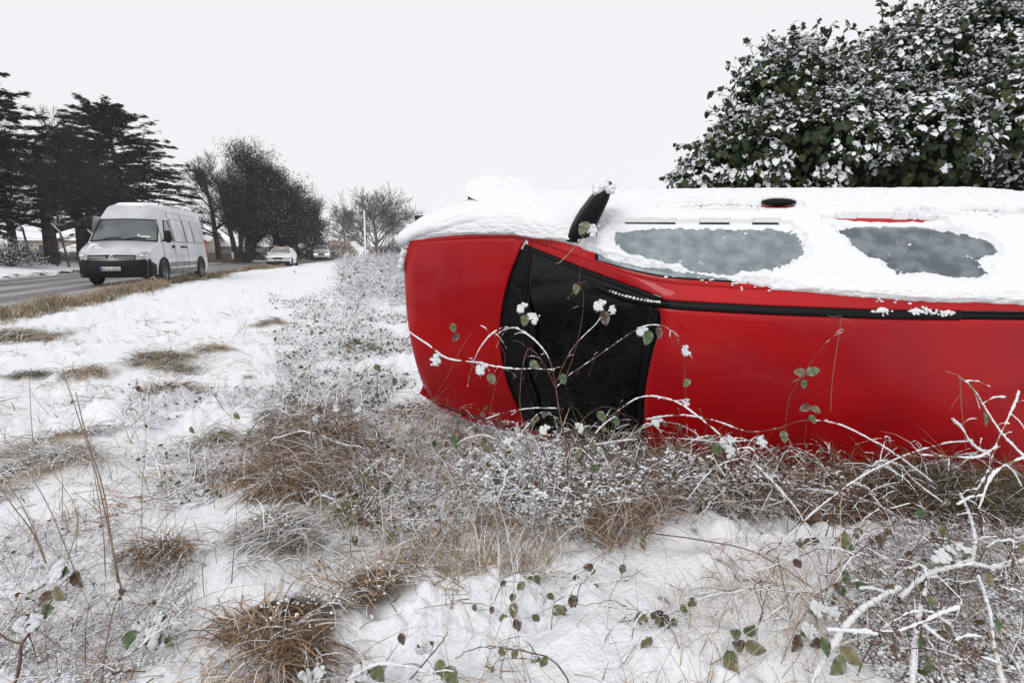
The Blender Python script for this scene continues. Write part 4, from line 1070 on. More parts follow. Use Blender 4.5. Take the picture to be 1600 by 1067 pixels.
def cedar(label, u, Y, z0, H, prof, seed, tufts=90, layers=34, zmin=2.2, r0=.38, skewx=0.0):
    x = at(u, 392, Y)[0]; t = thing('cedar_tree', label, 'tree', (x, Y, z0)); rnd = random.Random(seed)
    g = G(); zz = np.linspace(0, H * .97, 10); P = np.stack([.15 * np.sin(zz * .5) + skewx * zz / H, .1 * np.cos(zz * .6), zz], 1); tube(g, P, np.linspace(r0, .06, 10), 9); build(g, 'trunk', M['bark'], t, True)
    gb = G(); gf = G()
    A0, A1, ra = [], [], []
    for i in range(layers):
        f = i / (layers - 1); z = zmin + (H - zmin) * f + rnd.uniform(-.1, .1); R_ = float(np.interp(z / H, prof[0], prof[1]))
        for k in range(7):
            az = rnd.uniform(0, 6.283); L = R_ * rnd.uniform(.55, 1.12); rise = rnd.uniform(.05, .30) * (1 + f)
            tx = skewx * z / H; nb = 5; pts = []
            for j in range(nb + 1):
                q = j / nb; w_ = .12 * math.sin(q * 5 + i)
                pts.append(np.array([tx + L * q * math.cos(az + w_), L * q * math.sin(az + w_), z - .25 + L * (rise * q - .22 * q * q * (1.2 - f))]))
            for j in range(nb): A0.append(pts[j]); A1.append(pts[j + 1]); ra.append(max(.012, .06 * (1 - j / nb) * (1 - .6 * f)))
            n = int(tufts * 4.2 * (.35 + L / 5)); q = RS.uniform(.12, 1.0, n) ** .75; pp = np.array(pts); qi = np.clip((q * nb).astype(int), 0, nb - 1); fr = (q * nb - qi)[:, None]
            c = pp[qi] * (1 - fr) + pp[qi + 1] * fr
            w2 = (.16 + .26 * L * .35 * (1 - .5 * q)); lat = RS.normal(0, .55, n) * w2
            # flat pads break up into separate sprays
            pad = np.sin(q * 12 + k * 2.1 + i) > -.8
            c = c + np.stack([-math.sin(az) * lat, math.cos(az) * lat, RS.normal(0, .05, n) - .05 * np.abs(lat)], 1)
            c = c[pad]; n = len(c)
            cards(gf, c, RS.uniform(.22, .55, n), RS.uniform(.07, .17, n), (.010, .018, .014), .02, .5, az + RS.normal(0, .6, n), .35)
            m_ = n // 8; cs = c[:m_] + np.array([0, 0, .07]); cards(gf, cs, RS.uniform(.12, .34, m_), RS.uniform(.05, .12, m_), (.42, .45, .47), .6, .2, az + RS.normal(0, .6, m_), .2)
    segs(gb, A0, A1, ra, np.array(ra) * .8, 4)
    build(gb, 'limbs', M['bark'], t, kind='stuff'); build(gf, 'foliage', M['needles'], t, kind='stuff')
    return t
cedar('tall dark cedar cut by the left edge of the photograph, flat layered boughs', -48, 31, .4, 12.2, ([0, .2, .4, .6, .75, .88, 1], [3.4, 4.4, 4.6, 4.3, 3.5, 2.3, .5]), 3, 58, 44)
cedar('big cedar with layered snow dusted boughs standing behind the silver van', 214, 42, .4, 11.2, ([0, .2, .35, .5, .65, .8, .93, 1], [4.0, 5.0, 6.0, 5.4, 4.5, 3.6, 2.5, 1.2]), 5, 46, 40, 2.8, skewx=-1.2)
cedar('smaller dark cedar low on the left shoulder of the big cedar', 126, 40, .4, 8.8, ([0, .3, .55, .8, .95, 1], [1.5, 2.2, 2.8, 3.0, 2.0, .8]), 9, 34, 18, 4.6)
NT = 'bare trees along the far side of the road'
tree('bare_tree', 'bare tree with the thickest trunk, left of the second cranked post', 'tree', 79, 33, .4, 7.0, .42, 3.4, 21, up=.2, lv=4, nsplit=(6, 6, 6, 6), droop=.01, group=NT)
tree('bare_tree', 'bare tree right behind the left mirror of the van', 'tree', 134, 37, .4, 6.6, .26, 2.9, 22, up=.2, lv=4, nsplit=(6, 6, 6, 6), group=NT, trunks=2)
tree('bare_tree', 'bare tree with low spreading twigs at the far left edge', 'tree', 22, 36, .4, 6.4, .3, 3.0, 23, up=.2, lv=4, nsplit=(6, 6, 6, 6), group=NT)
tree('bare_tree', 'slender bare tree just right of the van roof', 'tree', 341, 50, .4, 6.9, .26, 2.6, 24, lv=4, nsplit=(6, 6, 6, 6), group=NT)
tree('bare_tree', 'bare tree with a twin trunk above the low beige wall', 'tree', 368, 52, .4, 7.0, .26, 2.8, 25, lv=4, nsplit=(6, 6, 6, 6), group=NT, trunks=2)
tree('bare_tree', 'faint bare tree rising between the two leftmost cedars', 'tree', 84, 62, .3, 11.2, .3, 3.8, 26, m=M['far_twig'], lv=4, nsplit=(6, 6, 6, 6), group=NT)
tree('ivy_clad_tree', 'tallest ivy covered tree right of the van, dark with a bare twiggy top', 'tree', 392, 55, .3, 8.9, .5, 4.4, 31, lv=4, nsplit=(7, 6, 6, 6), ivy=60000, start=.12)
tree('ivy_clad_tree', 'dark evergreen looking ivy tree on the right shoulder of the tallest one', 'tree', 432, 58, .3, 7.5, .4, 3.6, 32, lv=4, nsplit=(6, 4, 4, 3), ivy=42000, start=.1)
tree('ivy_clad_tree', 'dark ivy tree above the white car with roof beacons', 'tree', 462, 64, .3, 6.9, .4, 3.2, 33, lv=4, nsplit=(6, 4, 4, 3), ivy=26000, start=.08)
tree('ivy_clad_tree', 'last dark ivy tree on the left of the road, above the farthest vehicle', 'tree', 494, 72, .2, 6.4, .35, 2.8, 34, lv=4, nsplit=(6, 4, 4, 3), ivy=22000, start=.06)
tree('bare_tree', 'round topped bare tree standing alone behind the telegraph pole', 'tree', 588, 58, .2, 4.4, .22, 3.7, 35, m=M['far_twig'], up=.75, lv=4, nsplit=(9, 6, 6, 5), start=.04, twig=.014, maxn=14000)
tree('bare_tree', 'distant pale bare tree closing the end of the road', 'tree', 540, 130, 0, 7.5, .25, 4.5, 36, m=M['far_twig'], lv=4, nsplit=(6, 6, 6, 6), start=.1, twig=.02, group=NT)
def bush(name, label, u, Y, z0, rx, rz, col, n, m='needles', sn=.15, ry=None):
    x = at(u, 392, Y)[0]; t = thing(name, label, 'bush', (x, Y, z0)); g = G()
    d = RS.normal(0, 1, (n, 3)); d /= np.linalg.norm(d, axis=1)[:, None]; d[:, 2] = np.abs(d[:, 2]); rr_ = RS.uniform(.55, 1.0, n)[:, None] * (1 + .22 * fbm(d[:, 0] * 2 + x, d[:, 2] * 2, 5, 2))[:, None]
    c = d * rr_ * np.array([rx, ry or rx, rz]); cards(g, c, RS.uniform(.1, .26, n) * (Y / 45), RS.uniform(.03, .09, n) * (Y / 45), col, sn); build(g, 'foliage', M[m], t, kind='stuff')
    k = 14; a_ = np.linspace(0, 6.28, k, endpoint=False); g = G(); segs(g, np.zeros((k, 3)) + [0, 0, -.2], np.stack([np.cos(a_) * rx * .6, np.sin(a_) * rx * .6, np.full(k, rz * .7)], 1), np.full(k, .05), np.full(k, .02), 4); build(g, 'stems', M['bark'], t, kind='stuff')
bush('evergreen_bush', 'snow flecked evergreen bush at the left edge behind the first cranked post', 12, 29, .4, 1.5, 1.45, (.03, .045, .035), 5000, sn=.4)
bush('dark_bush', 'dark low bush at the right end of the low beige wall', 386, 56, .2, 1.9, 1.1, (.03, .032, .025), 4000, sn=.25)
bush('dark_bush', 'dark hedge like bush below the ivy trees, right of the white car', 485, 72, .1, 3.4, 1.7, (.025, .03, .022), 6000, sn=.15)
bush('brown_bush', 'rusty tan bare bush at the bend of the road above the farthest vehicle', 529, 92, 0, 3.4, 3.0, (.30, .20, .15), 6000, sn=.3)
bush('brown_bush', 'purplish twiggy bush at the foot of the round topped bare tree', 600, 54, .2, 1.7, 1.5, (.17, .11, .10), 5000, sn=.15)
bush('brown_bush', 'grey twiggy thicket right of the round topped bare tree by the car nose', 622, 50, .2, 2.2, 1.6, (.10, .09, .08), 5000, sn=.2)
bush('dark_bush', 'grey bush low between the trunks left of the van mirror', 60, 38, .3, 1.8, 1.0, (.09, .085, .08), 3000, sn=.4)
# ------------------------------------------------------------------ ivy bank behind the car
IV = [(1095, 285, 5.7, .26), (1135, 262, 5.7, .34), (1185, 245, 5.6, .44), (1196, 145, 5.8, .33), (1245, 138, 5.85, .36), (1170, 205, 5.75, .28), (1225, 150, 5.9, .42), (1270, 150, 5.9, .42), (1290, 235, 5.5, .58),
      (1350, 130, 6.0, .34), (1365, 190, 5.7, .52), (1400, 120, 5.9, .42), (1440, 225, 5.3, .52), (1455, 100, 5.9, .48), (1520, 90, 6.0, .62), (1560, 40, 6.1, .6),
      (1540, 190, 5.5, .48), (1590, 175, 5.1, .40), (1640, 120, 5.7, .8), (1640, 20, 6.2, .9), (1600, 270, 5.8, .7), (1520, 275, 5.7, .6), (1700, 200, 5.4, 1.0), (1230, 300, 5.9, .5), (1370, 300, 5.9, .6)]
ivy = thing('ivy_bank', 'big ivy bank loaded with snow rising behind the red car at the right', 'ivy', (4.2, 6.0, 0))
io = np.array([4.2, 6.0, 0.])
gc = G(); gl = G(); gs = G(); gu = G()
v2, f2 = ico()[1]
def leafmesh(kind, fold=.25, n=7):
    """ivy or bramble leaf, tip along +x, face +z, unit length, serrated edge, creased on the midrib"""
    if kind == 'ivy':
        o_ = np.array([(0, 0), (-.10, .30), (.12, .46), (.38, .36), (.55, .42), (.72, .2), (1.0, 0)])
    elif kind == 'bramble':
        s = np.linspace(0, 1, 11); w_ = .36 * np.sin(math.pi * s ** .8) ** .8; w_[1:-1:2] *= .88; o_ = np.stack([s, w_], 1)
    mid = np.stack([o_[:, 0].clip(0), np.zeros(len(o_)), -.10 * o_[:, 0] ** 2], 1)
    L_ = np.stack([o_[:, 0], o_[:, 1], fold * o_[:, 1] - .16 * o_[:, 0] ** 2], 1); R_ = L_ * [1, -1, 1]
    k = len(o_); V = np.concatenate([L_, mid, R_]); F = []
    for i in range(k - 1): F += [[i, i + k, i + k + 1, i + 1], [i + k, i + 2 * k, i + 2 * k + 1, i + k + 1]]
    return V, np.array(F)
IVV, IVF = leafmesh('ivy', .2); BRV, BRF = leafmesh('bramble', .25)
def put_leaves(g, V, F, pos, tip, nrm, size, col):
    tip = tip / np.linalg.norm(tip, axis=1)[:, None]; s = np.cross(nrm, tip); s /= np.linalg.norm(s, axis=1)[:, None] + 1e-9; n_ = np.cross(tip, s)
    W = pos[:, None] + size[:, None, None] * (V[None, :, 0:1] * tip[:, None] + V[None, :, 1:2] * s[:, None] + V[None, :, 2:3] * n_[:, None])
    k = len(pos); Fa = (np.arange(k)[:, None, None] * len(V) + F[None]).reshape(-1, F.shape[1]); g.add(W.reshape(-1, 3), Fa, np.repeat(col, len(V), 0))
camp = np.array([0, 0, HC]); single = []
for (u, v, Y_, r) in IV:
    c = at(u, v, Y_)
    J = 1 + .10 * fbm(v2[:, 0] * 2 + u, v2[:, 2] * 2 + v2[:, 1], 3, 3)[:, None]
    gc.add(c + v2 * r * .74 * J - io, f2, np.array([.006, .009, .005]))  # solid core added to block sky light, inner shade painted as near-black
    n = int(4200 * r * r + 220)
    d = RS.normal(0, 1, (n, 3)); d /= np.linalg.norm(d, axis=1)[:, None]
    vis = (d @ ((camp - c) / np.linalg.norm(camp - c))) > -.35; d = d[vis]; n = len(d)
    nz = 1.3 * fbm((c[0] + d[:, 0] * r) / .24, (c[2] + d[:, 2] * r) / .17 + d[:, 1], 5, 3)
    pos = c + d * (r * (.93 + .24 * nz) + RS.uniform(-.12, .05, n))[:, None]
    # leaves hang tip down, face outwards
    tip = np.stack([RS.normal(0, .5, n), RS.normal(0, .4, n), np.full(n, -1.)], 1) + d * .35
    nrm = d + RS.normal(0, .35, (n, 3)) + [0, 0, .35]
    sz = RS.uniform(.035, .085, n)
    colr = np.stack([RS.uniform(.010, .032, n), RS.uniform(.018, .042, n), RS.uniform(.005, .014, n)], 1); yl = RS.rand(n) < .1; colr[yl] = colr[yl] * [2.2, 1.7, 1.2]
    put_leaves(gl, IVV, IVF, pos - io, tip, nrm, sz, colr)
    # snow lies on the upper, outward clumps
    expo = 1.7 * nz + .8 * d[:, 2] + .25 * (-(d[:, 1])) + .12
    ps0 = None; q = (expo > .02 + RS.normal(0, .10, n)); ps = pos[q] + np.array([0, -.008, .014]); k = len(ps)
    if k:
        vv, ff = ico()[0] if r > .65 else ico()[0]
        tdir = (tip[q] + d[q] * .6); tdir /= np.linalg.norm(tdir, axis=1)[:, None]
        up_ = np.array([0, 0, 1.]) + d[q] * .8; up_ /= np.linalg.norm(up_, axis=1)[:, None]; sd_ = np.cross(up_, tdir); sd_ /= np.linalg.norm(sd_, axis=1)[:, None] + 1e-9
        a_ = RS.uniform(.010, .034, (k, 1, 1)); b_ = RS.uniform(.008, .020, (k, 1, 1)); c3 = RS.uniform(.006, .013, (k, 1, 1))
        Jt = 1 + RS.uniform(-.42, .42, (k, len(vv), 1)); nb_ = k * 2; kb_ = RS.choice(k, nb_); blobs(gs, ps[kb_] + RS.normal(0, .022, (nb_, 3)) - io, RS.uniform(.005, .014, nb_), 0, .7, np.ones(3))
        ql = RS.rand(k) < .75; kk = int(ql.sum()); put_leaves(gs, IVV * [1.0, 1.05, .8] , IVF, ps[ql] + up_[ql] * .006 - io, tdir[ql], up_[ql] + RS.normal(0, .2, (kk, 3)), RS.uniform(.028, .068, kk), np.ones((kk, 3)))
        W = ps[:, None] + Jt * (vv[None, :, 0:1] * a_ * tdir[:, None] + vv[None, :, 1:2] * b_ * sd_[:, None] + vv[None, :, 2:3] * c3 * up_[:, None])
        gs.add((W - io).reshape(-1, 3), (np.arange(k)[:, None, None] * len(vv) + ff[None]).reshape(-1, 3), np.ones(3))
    # seed heads: stalk with a little ball of berries, snow on each
    m_ = int(26 * r); e = RS.normal(0, 1, (m_, 3)); e[:, 2] = np.abs(e[:, 2]) + .4; e[:, 1] = -np.abs(e[:, 1]) * .6; e /= np.linalg.norm(e, axis=1)[:, None]
    b0 = c + e * r * .95; tipd = e * .6 + [0, 0, .8]; b1 = b0 + tipd * RS.uniform(.05, .12, (m_, 1))
    segs(gu, b0 - io, b1 - io, np.full(m_, .0025), np.full(m_, .002), 3, np.array([.05, .04, .025]))
    for _ in range(7):
        o2 = RS.normal(0, .013, (m_, 3)); segs(gu, b1 - io, b1 + o2 - io, np.full(m_, .0012), np.full(m_, .001), 3, np.array([.05, .04, .025]))
        blobs(gu, b1 + o2 - io, .0055, 0, 1, np.array([.05, .045, .03])); blobs(gs, b1 + o2 + [0, 0, .007] - io, .008, 0, .6, np.ones(3))
M['heart'] = mat('painted_shade', (.012, .015, .008), 1.0, vcol=True, spec=0.0)
for (u, v, Y_, r) in IV[:20]:                       # loose shoots that break the outline
    c = at(u, v, Y_)
    for q_ in range(int(7 + 10 * r)):
        e = np.array([RS.normal(-.2, .7), -abs(RS.normal(0, .5)), abs(RS.normal(.6, .5))]); e /= np.linalg.norm(e); L = RS.uniform(.08, .30)
        P_ = crom([c + e * r * .85, c + e * (r + L * .5) + [0, 0, .02], c + e * (r + L) + [RS.normal(0, .05), 0, -.03]], 4); tube(gl, P_ - io, .003, 3, np.array([.04, .03, .02]))
        k = 9; i_ = RS.choice(len(P_), k); tp_ = e * .6 + RS.normal(0, .6, (k, 3)) + [0, 0, -.7]; nr_ = np.array([0, -.5, .8]) + RS.normal(0, .4, (k, 3))
        put_leaves(gl, IVV, IVF, P_[i_] + RS.normal(0, .02, (k, 3)) - io, tp_, nr_, RS.uniform(.035, .07, k), np.array([.022, .032, .010]) * RS.uniform(.6, 1.5, (k, 1)))
        put_leaves(gs, IVV, IVF, P_[i_[:5]] + [0, -.004, .012] - io, tp_[:5], nr_[:5], RS.uniform(.03, .055, 5), np.ones((5, 3))); blobs(gs, P_[i_] + [0, 0, .014] - io, RS.uniform(.006, .014, k), 0, .7, np.ones(3))
build(gc, 'shade_core', M['heart'], ivy, True, kind='stuff')
build(gl, 'leaves', M['leafc'], ivy, kind='stuff')
build(gs, 'snow', M['snow'], ivy, kind='stuff')
build(gu, 'seed_heads', M['grass'], ivy, kind='stuff')
# single big leaves on the near face and along the hanging lower rim
protoL = []
for k_, cl in enumerate([(.030, .045, .014), (.020, .034, .012), (.055, .06, .018)]):
    g = G(); g.add(IVV, IVF, np.array(cl)); me = g.mesh('leaf'); me.materials.append(M['leafc']); protoL.append(me)
def leaf_obj(parent, me, pos, tip, nrm, size, org):
    tip = Vector(tip).normalized(); s = Vector(nrm).cross(tip).normalized(); n_ = tip.cross(s)
    mm = Matrix((tip, s, n_)).transposed().to_4x4() @ Matrix.Scale(size, 4); mm.translation = Vector(pos - org)
    o = bpy.data.objects.new('leaf', me); COL.objects.link(o); o.parent = parent; o.matrix_local = mm; return o
for i in range(290):
    u, v, Y_, r = IV[RS.choice(len(IV) - 4)]; c = at(u, v, Y_); d = RS.normal(0, 1, 3); d[1] = -abs(d[1]) - .6; d /= np.linalg.norm(d)
    if i % 2: d[2] = -abs(d[2]) * .8; d /= np.linalg.norm(d)
    leaf_obj(ivy, protoL[i % 3], c + d * r * RS.uniform(1.0, 1.12), [RS.normal(0, .35), RS.normal(0, .3) - .1, -1], d + RS.normal(0, .25, 3) + [0, 0, .3], RS.uniform(.055, .085), io)
# climbing sprig above the bank
sp_ = thing('ivy_sprig', 'single leafy ivy shoot standing up against the sky above the bank', 'ivy', tuple(at(1385, 65, 5.9)))
so_ = np.array(sp_.location)
Pp = crom([at(1386, 75, 5.9), at(1383, 50, 5.9), at(1378, 25, 5.9), at(1376, 0, 5.9), at(1374, -30, 5.9)], 6)
g = G(); tube(g, Pp - so_, .005, 5); build(g, 'stem', M['cane'], sp_)
for i in range(18):
    p = Pp[int(i / 18 * (len(Pp) - 1))]; sgn = 1 if i % 2 else -1; leaf_obj(sp_, protoL[i % 3], p, [sgn * 1.0, -.2, RS.uniform(-.9, .1)], [0, -1, .6], RS.uniform(.045, .07), so_)
# ------------------------------------------------------------------ verge vegetation
PAL = dict(brown=[(.24, .14, .08), (.33, .21, .13), (.16, .09, .055), (.40, .29, .20)], olive=[(.22, .165, .09), (.30, .23, .14), (.15, .12, .06), (.38, .30, .20)],
           straw=[(.48, .36, .24), (.40, .29, .19), (.55, .44, .32), (.33, .23, .15)], grey=[(.34, .28, .23), (.45, .39, .33), (.25, .19, .15), (.6, .58, .56)],
           green=[(.20, .19, .08), (.30, .24, .13), (.13, .15, .05), (.42, .33, .22)], dark=[(.09, .08, .04), (.14, .11, .06), (.07, .08, .035), (.25, .2, .13)])
def pal(kind, n, frost=0.0):
    p = np.array(PAL[kind]); c = p[RS.choice(len(p), n)] * RS.uniform(.45, 1.35, (n, 1))
    f = RS.rand(n) < frost; c[f] = np.array([.80, .81, .84]) * RS.uniform(.8, 1.0, (f.sum(), 1)); return c
def G_z(x, y): return zg(x, y)
for i, (u, v, r, L_, kind, lab) in enumerate(TUSS):
    c = gp(u, v); zc = float(G_z(np.array([c[0]]), np.array([c[1]]))[0])
    t = thing('grass_tuft', lab, 'grass tuft', (c[0], c[1], zc), group='dry grass tufts on the snowy verge')
    n = int({'dark': 420, 'straw': 380}.get(kind, 1000) * (r / .25) ** 1.3 * (1.0 if r < .6 else .55))
    lean = -math.pi / 2 + RS.uniform(-1.3, 1.3); g = G()
    sub = RS.normal(0, r * .42, (6, 2)); sl_az = lean + RS.normal(0, .9, 6); wh = RS.choice(6, n, p=[.3, .22, .18, .12, .1, .08])
    rt = sub[wh] + RS.normal(0, r * .2, (n, 2)) * np.array([1.5, .8]); x = c[0] + rt[:, 0]; y = c[1] + rt[:, 1]
    z = G_z(x, y) - .01
    az = np.arctan2(rt[:, 1] - sub[wh, 1], rt[:, 0] - sub[wh, 0]) + RS.normal(0, .7, n); mix = RS.rand(n) < .72; az[mix] = (sl_az[wh] + RS.normal(0, .5, n))[mix]
    L = L_ * RS.uniform(.4, 1.0, n)
    blades(g, np.stack([x, y, z], 1) - np.array(t.location), az, RS.uniform(.15, 1.05, n), L, RS.uniform(.0022, .0058, n) * (1.0 if r < .6 else 1.8), RS.uniform(1.2, 2.7, n), pal(kind, n, .20 if kind != 'grey' else .42), 6, .6)
    build(g, 'blades', M['grass'], t, kind='stuff')
    m_ = int(140 * (r / .25) ** 2); rt = RS.normal(0, r * .42, (m_, 2)); rt[:, 1] += r * .15; x = c[0] + rt[:, 0]; y = c[1] + rt[:, 1]
    g = G(); hh = L_ * .30 * np.exp(-(rt ** 2).sum(1) / (r * r * .6)); blobs(g, np.stack([x, y, G_z(x, y) + hh * RS.uniform(.2, 1.1, m_)], 1) - np.array(t.location), RS.uniform(.002, .006, m_) * (1 if r < .5 else 1.6), 0, .7, rough=.25)
    build(g, 'snow', M['snow'], t, kind='stuff')
def field(name, label, cat, g, m=None):
    o = build(g, name, m or M['grass'], None, kind='stuff'); return tag(o, label, cat, kind='stuff')
CLEAR = [(930, 960, .42, .25), (1130, 850, .35, .28), (345, 800, .14, .5), (390, 640, .3, .5), (180, 640, .5, .35), (60, 660, .4, .3), (330, 960, .2, .2), (620, 1000, .25, .2), (1090, 1010, .3, .2), (440, 600, .5, .6), (1300, 810, .3, .12)]
def clear(x, y):
    k = np.zeros(np.shape(x))
    for u, v, a_, b_ in CLEAR:
        c = gp(u, v); k = np.maximum(k, 1 - ss(.5, 1.1, ((x - c[0]) / a_) ** 2 + ((y - c[1]) / b_) ** 2 + .3 * fbm(x / .15, y / .15, 7, 2)))
    return k
# roadside grass
n = 34000; yy = 4 + 50 * RS.rand(n) ** 1.5; s_ = np.abs(RS.normal(.35, .35, n)) + .05; keep = vn(yy * .9, s_ * 2, 77) + vn(yy * 2.5, s_ * 3, 78) * .5 > .42 + .25 * s_; yy = yy[keep]; s_ = s_[keep]; n = len(yy)
xx = np.interp(yy, RY, RX) + s_ / .957; g = G(); hm = .6 + .9 * vn(yy * .7, s_, 79)
blades(g, np.stack([xx, yy, zg(xx, yy, False) - .01], 1), RS.uniform(0, 6.28, n), RS.uniform(.8, 1.5, n), RS.uniform(.10, .30, n) * hm, RS.uniform(.004, .008, n) * (1 + yy / 14), RS.uniform(.4, 2.0, n), np.where(vn(yy * .5, s_, 80)[:, None] > .5, pal('straw', n, .08) * .92, pal('olive', n, .05)), 4, .4)
field('roadside_grass', 'tan uncut grass fringe along the near edge of the road', 'grass', g)
n = 16000; yy = RS.uniform(22, 66, n); s_ = -7.2 - RS.uniform(5.2, 12.5, n); xx = np.interp(yy, RY, RX) + s_ / .957; g = G()
blades(g, np.stack([xx, yy, zg(xx, yy, False) - .02], 1), RS.uniform(0, 6.28, n), RS.uniform(.9, 1.5, n), RS.uniform(.25, .65, n), RS.uniform(.02, .045, n), RS.uniform(.2, 1.3, n), pal('straw', n, .15) * .85, 3, .3)
field('verge_grass', 'tall tan grass on the bank beyond the road below the fence posts', 'grass', g)
# litter: lying straw, poking blades and thin twigs over the near snow
def scatter(n, r0, r1, a0=-58, a1=58, pw=1.0):
    r = r0 * (r1 / r0) ** (RS.rand(n) ** pw); a = R(1) * RS.uniform(a0, a1, n); return r * np.sin(a), r * np.cos(a), r
x, y, r = scatter(32000, .9, 11, pw=.8)
den = vn(x / .45, y / .45, 201) * .6 + vn(x / .16, y / .16, 202) * .4; k = (den - .15 * clear(x, y) > .56 + .07 * RS.randn(len(x))) & (road_s(x, y) > .4)
x, y, r = x[k], y[k], r[k]; n = len(x); g = G(); kinds = np.where(vn(x / .8, y / .8, 203)[:, None] > .5, pal('straw', n, .28), pal('brown', n, .22))
lie = RS.rand(n) < .65
blades(g, np.stack([x, y, G_z(x, y) + np.where(lie, .004, -.01)], 1), vn(x / .6, y / .6, 204) * 12 + RS.normal(0, .8, n), np.where(lie, RS.uniform(.05, .45, n), RS.uniform(.6, 1.45, n)), RS.uniform(.04, .17, n) * (1 + .05 * r), RS.uniform(.0012, .0032, n) * (1 + .25 * r), np.where(lie, RS.uniform(.1, .8, n), RS.uniform(.3, 2.2, n)), kinds, 5, .5)
field('dry_grass', 'thin straw and grass blades poking out all over the snow', 'grass', g)
# long loose stalks
x, y, r = scatter(1000, 1.0, 7); k = RS.rand(len(x)) > .8 * clear(x, y); x, y, r = x[k], y[k], r[k]; n = len(x); g = G()
blades(g, np.stack([x, y, G_z(x, y)], 1), RS.uniform(0, 6.28, n), RS.uniform(.2, 1.3, n), RS.uniform(.18, .55, n), RS.uniform(.0016, .0030, n) * (1 + .15 * r), RS.uniform(.2, 1.6, n), pal('straw', n, .1) * .8, 9, .5)
field('grass_stalks', 'long single bent grass stalks crossing the snow', 'grass', g)
# dark twigs with snow along them, small leaves, snow crumbs: the frosted undergrowth
def undergrowth(name, label, x, y, hgt, tw, lf, sb, wmul=1.0, sz=1.0, redd=True):
    z = G_z(x, y); n = len(x); h = hgt * RS.uniform(.05, 1.0, n)
    g = G(); k = RS.choice(n, tw); a = RS.uniform(0, 6.28, tw); e = RS.uniform(-.2, 1.2, tw); L = RS.uniform(.06, .24, tw) * sz
    P0 = np.stack([x[k], y[k], z[k] + h[k] * RS.uniform(0, .8, tw)], 1); cr_ = np.array([.085, .04, .03]) if redd else np.array([.07, .06, .055])
    blades(g, P0, a, e, L, RS.uniform(.0014, .0028, tw) * wmul, RS.uniform(-.4, 1.2, tw), cr_ * RS.uniform(.5, 2.2, (tw, 1)), 5, .5)
    ts = tw * 3 // 4; blades(g, P0[:ts] + [0, 0, .005 * wmul], a[:ts], e[:ts], L[:ts], RS.uniform(.003, .0062, ts) * wmul, RS.uniform(-.2, .9, ts), np.array([.84, .85, .88]) * RS.uniform(.85, 1, (ts, 1)), 5, .5)
    if lf:
        k = RS.choice(n, lf); tip = np.stack([RS.normal(0, 1, lf), RS.normal(0, 1, lf), RS.uniform(-1, .3, lf)], 1); nr = np.stack([RS.normal(0, .6, lf), RS.normal(-.4, .6, lf), np.full(lf, .8)], 1)
        cl = np.stack([RS.uniform(.03, .09, lf), RS.uniform(.05, .09, lf), RS.uniform(.02, .035, lf)], 1); fr = RS.rand(lf) < .3; cl[fr] = [.45, .48, .45]; br = RS.rand(lf) < .15; cl[br] = [.10, .05, .025]
        put_leaves(g, BRV[[0, 3, 6, 9, 10, 11, 14, 17, 20, 21, 22, 25, 28, 31, 32]], np.array([[0, 5, 6, 1], [1, 6, 7, 2], [2, 7, 8, 3], [3, 8, 9, 4], [5, 10, 11, 6], [6, 11, 12, 7], [7, 12, 13, 8], [8, 13, 14, 9]]), np.stack([x[k], y[k], z[k] + h[k] * .9 + .01], 1), tip, nr, RS.uniform(.018, .04, lf) * sz, cl)
    o = field(name, label, 'undergrowth', g)
    g = G(); sb = int(sb * 1.5); k = RS.choice(n, sb // 4 + 1); k = np.repeat(k, 4)[:sb]; c = np.stack([x[k], y[k], z[k] + h[k] * np.repeat(RS.uniform(.2, 1.05, sb // 4 + 1), 4)[:sb]], 1) + RS.normal(0, .010, (sb, 3)) * [1, 1, .5] * sz; blobs(g, c, RS.uniform(.003, .0095, sb) * sz, 0, .6, rough=.2)
    s2 = build(g, 'clinging_snow', M['snow'], o, sz < 1.05, kind='stuff'); return o
def near_pts(cu, cv, ru, rv, n):
    a = RS.uniform(0, 6.28, n); q = np.sqrt(RS.rand(n)); p = np.array([gp(cu + ru * q_ * math.cos(b_), cv + rv * q_ * math.sin(b_))[:2] for q_, b_ in zip(q, a)]); return p[:, 0], p[:, 1]
# mid distance verge left of the car and behind it
x, y, r = scatter(16000, 3.4, 16, -24, -4, .7); k = (road_s(x, y) > 1.6) & (vn(x / .7, y / .7, 301) > .42); x, y = x[k], y[k]
undergrowth('bramble_undergrowth', 'frosted bramble twigs and small leaves between the road and the car nose', x, y, .06, 2200, 2600, 11000, 1.6, 1.5)
x, y, r = scatter(9000, 2.6, 5.5, -50, -14, .8); k = (road_s(x, y) > 1.2) & (vn(x / .5, y / .5, 305) > .62); x, y = x[k], y[k]
undergrowth('bramble_undergrowth', 'sparse frosted weeds on the snow in the left middle ground', x, y, .05, 2000, 450, 2600, 1.0, .9)
x = RS.uniform(-8.5, 6, 9000); y = 11 + RS.uniform(0, 18, 9000); k = (road_s(x, y) > 3.0) & (x / y > -.315); x, y = x[k], y[k]
undergrowth('bramble_thicket', 'low grey thicket of snowy brambles on the horizon left of the car nose', x, y, .62, 22000, 1500, 14000, 3.6, 3.0, False)
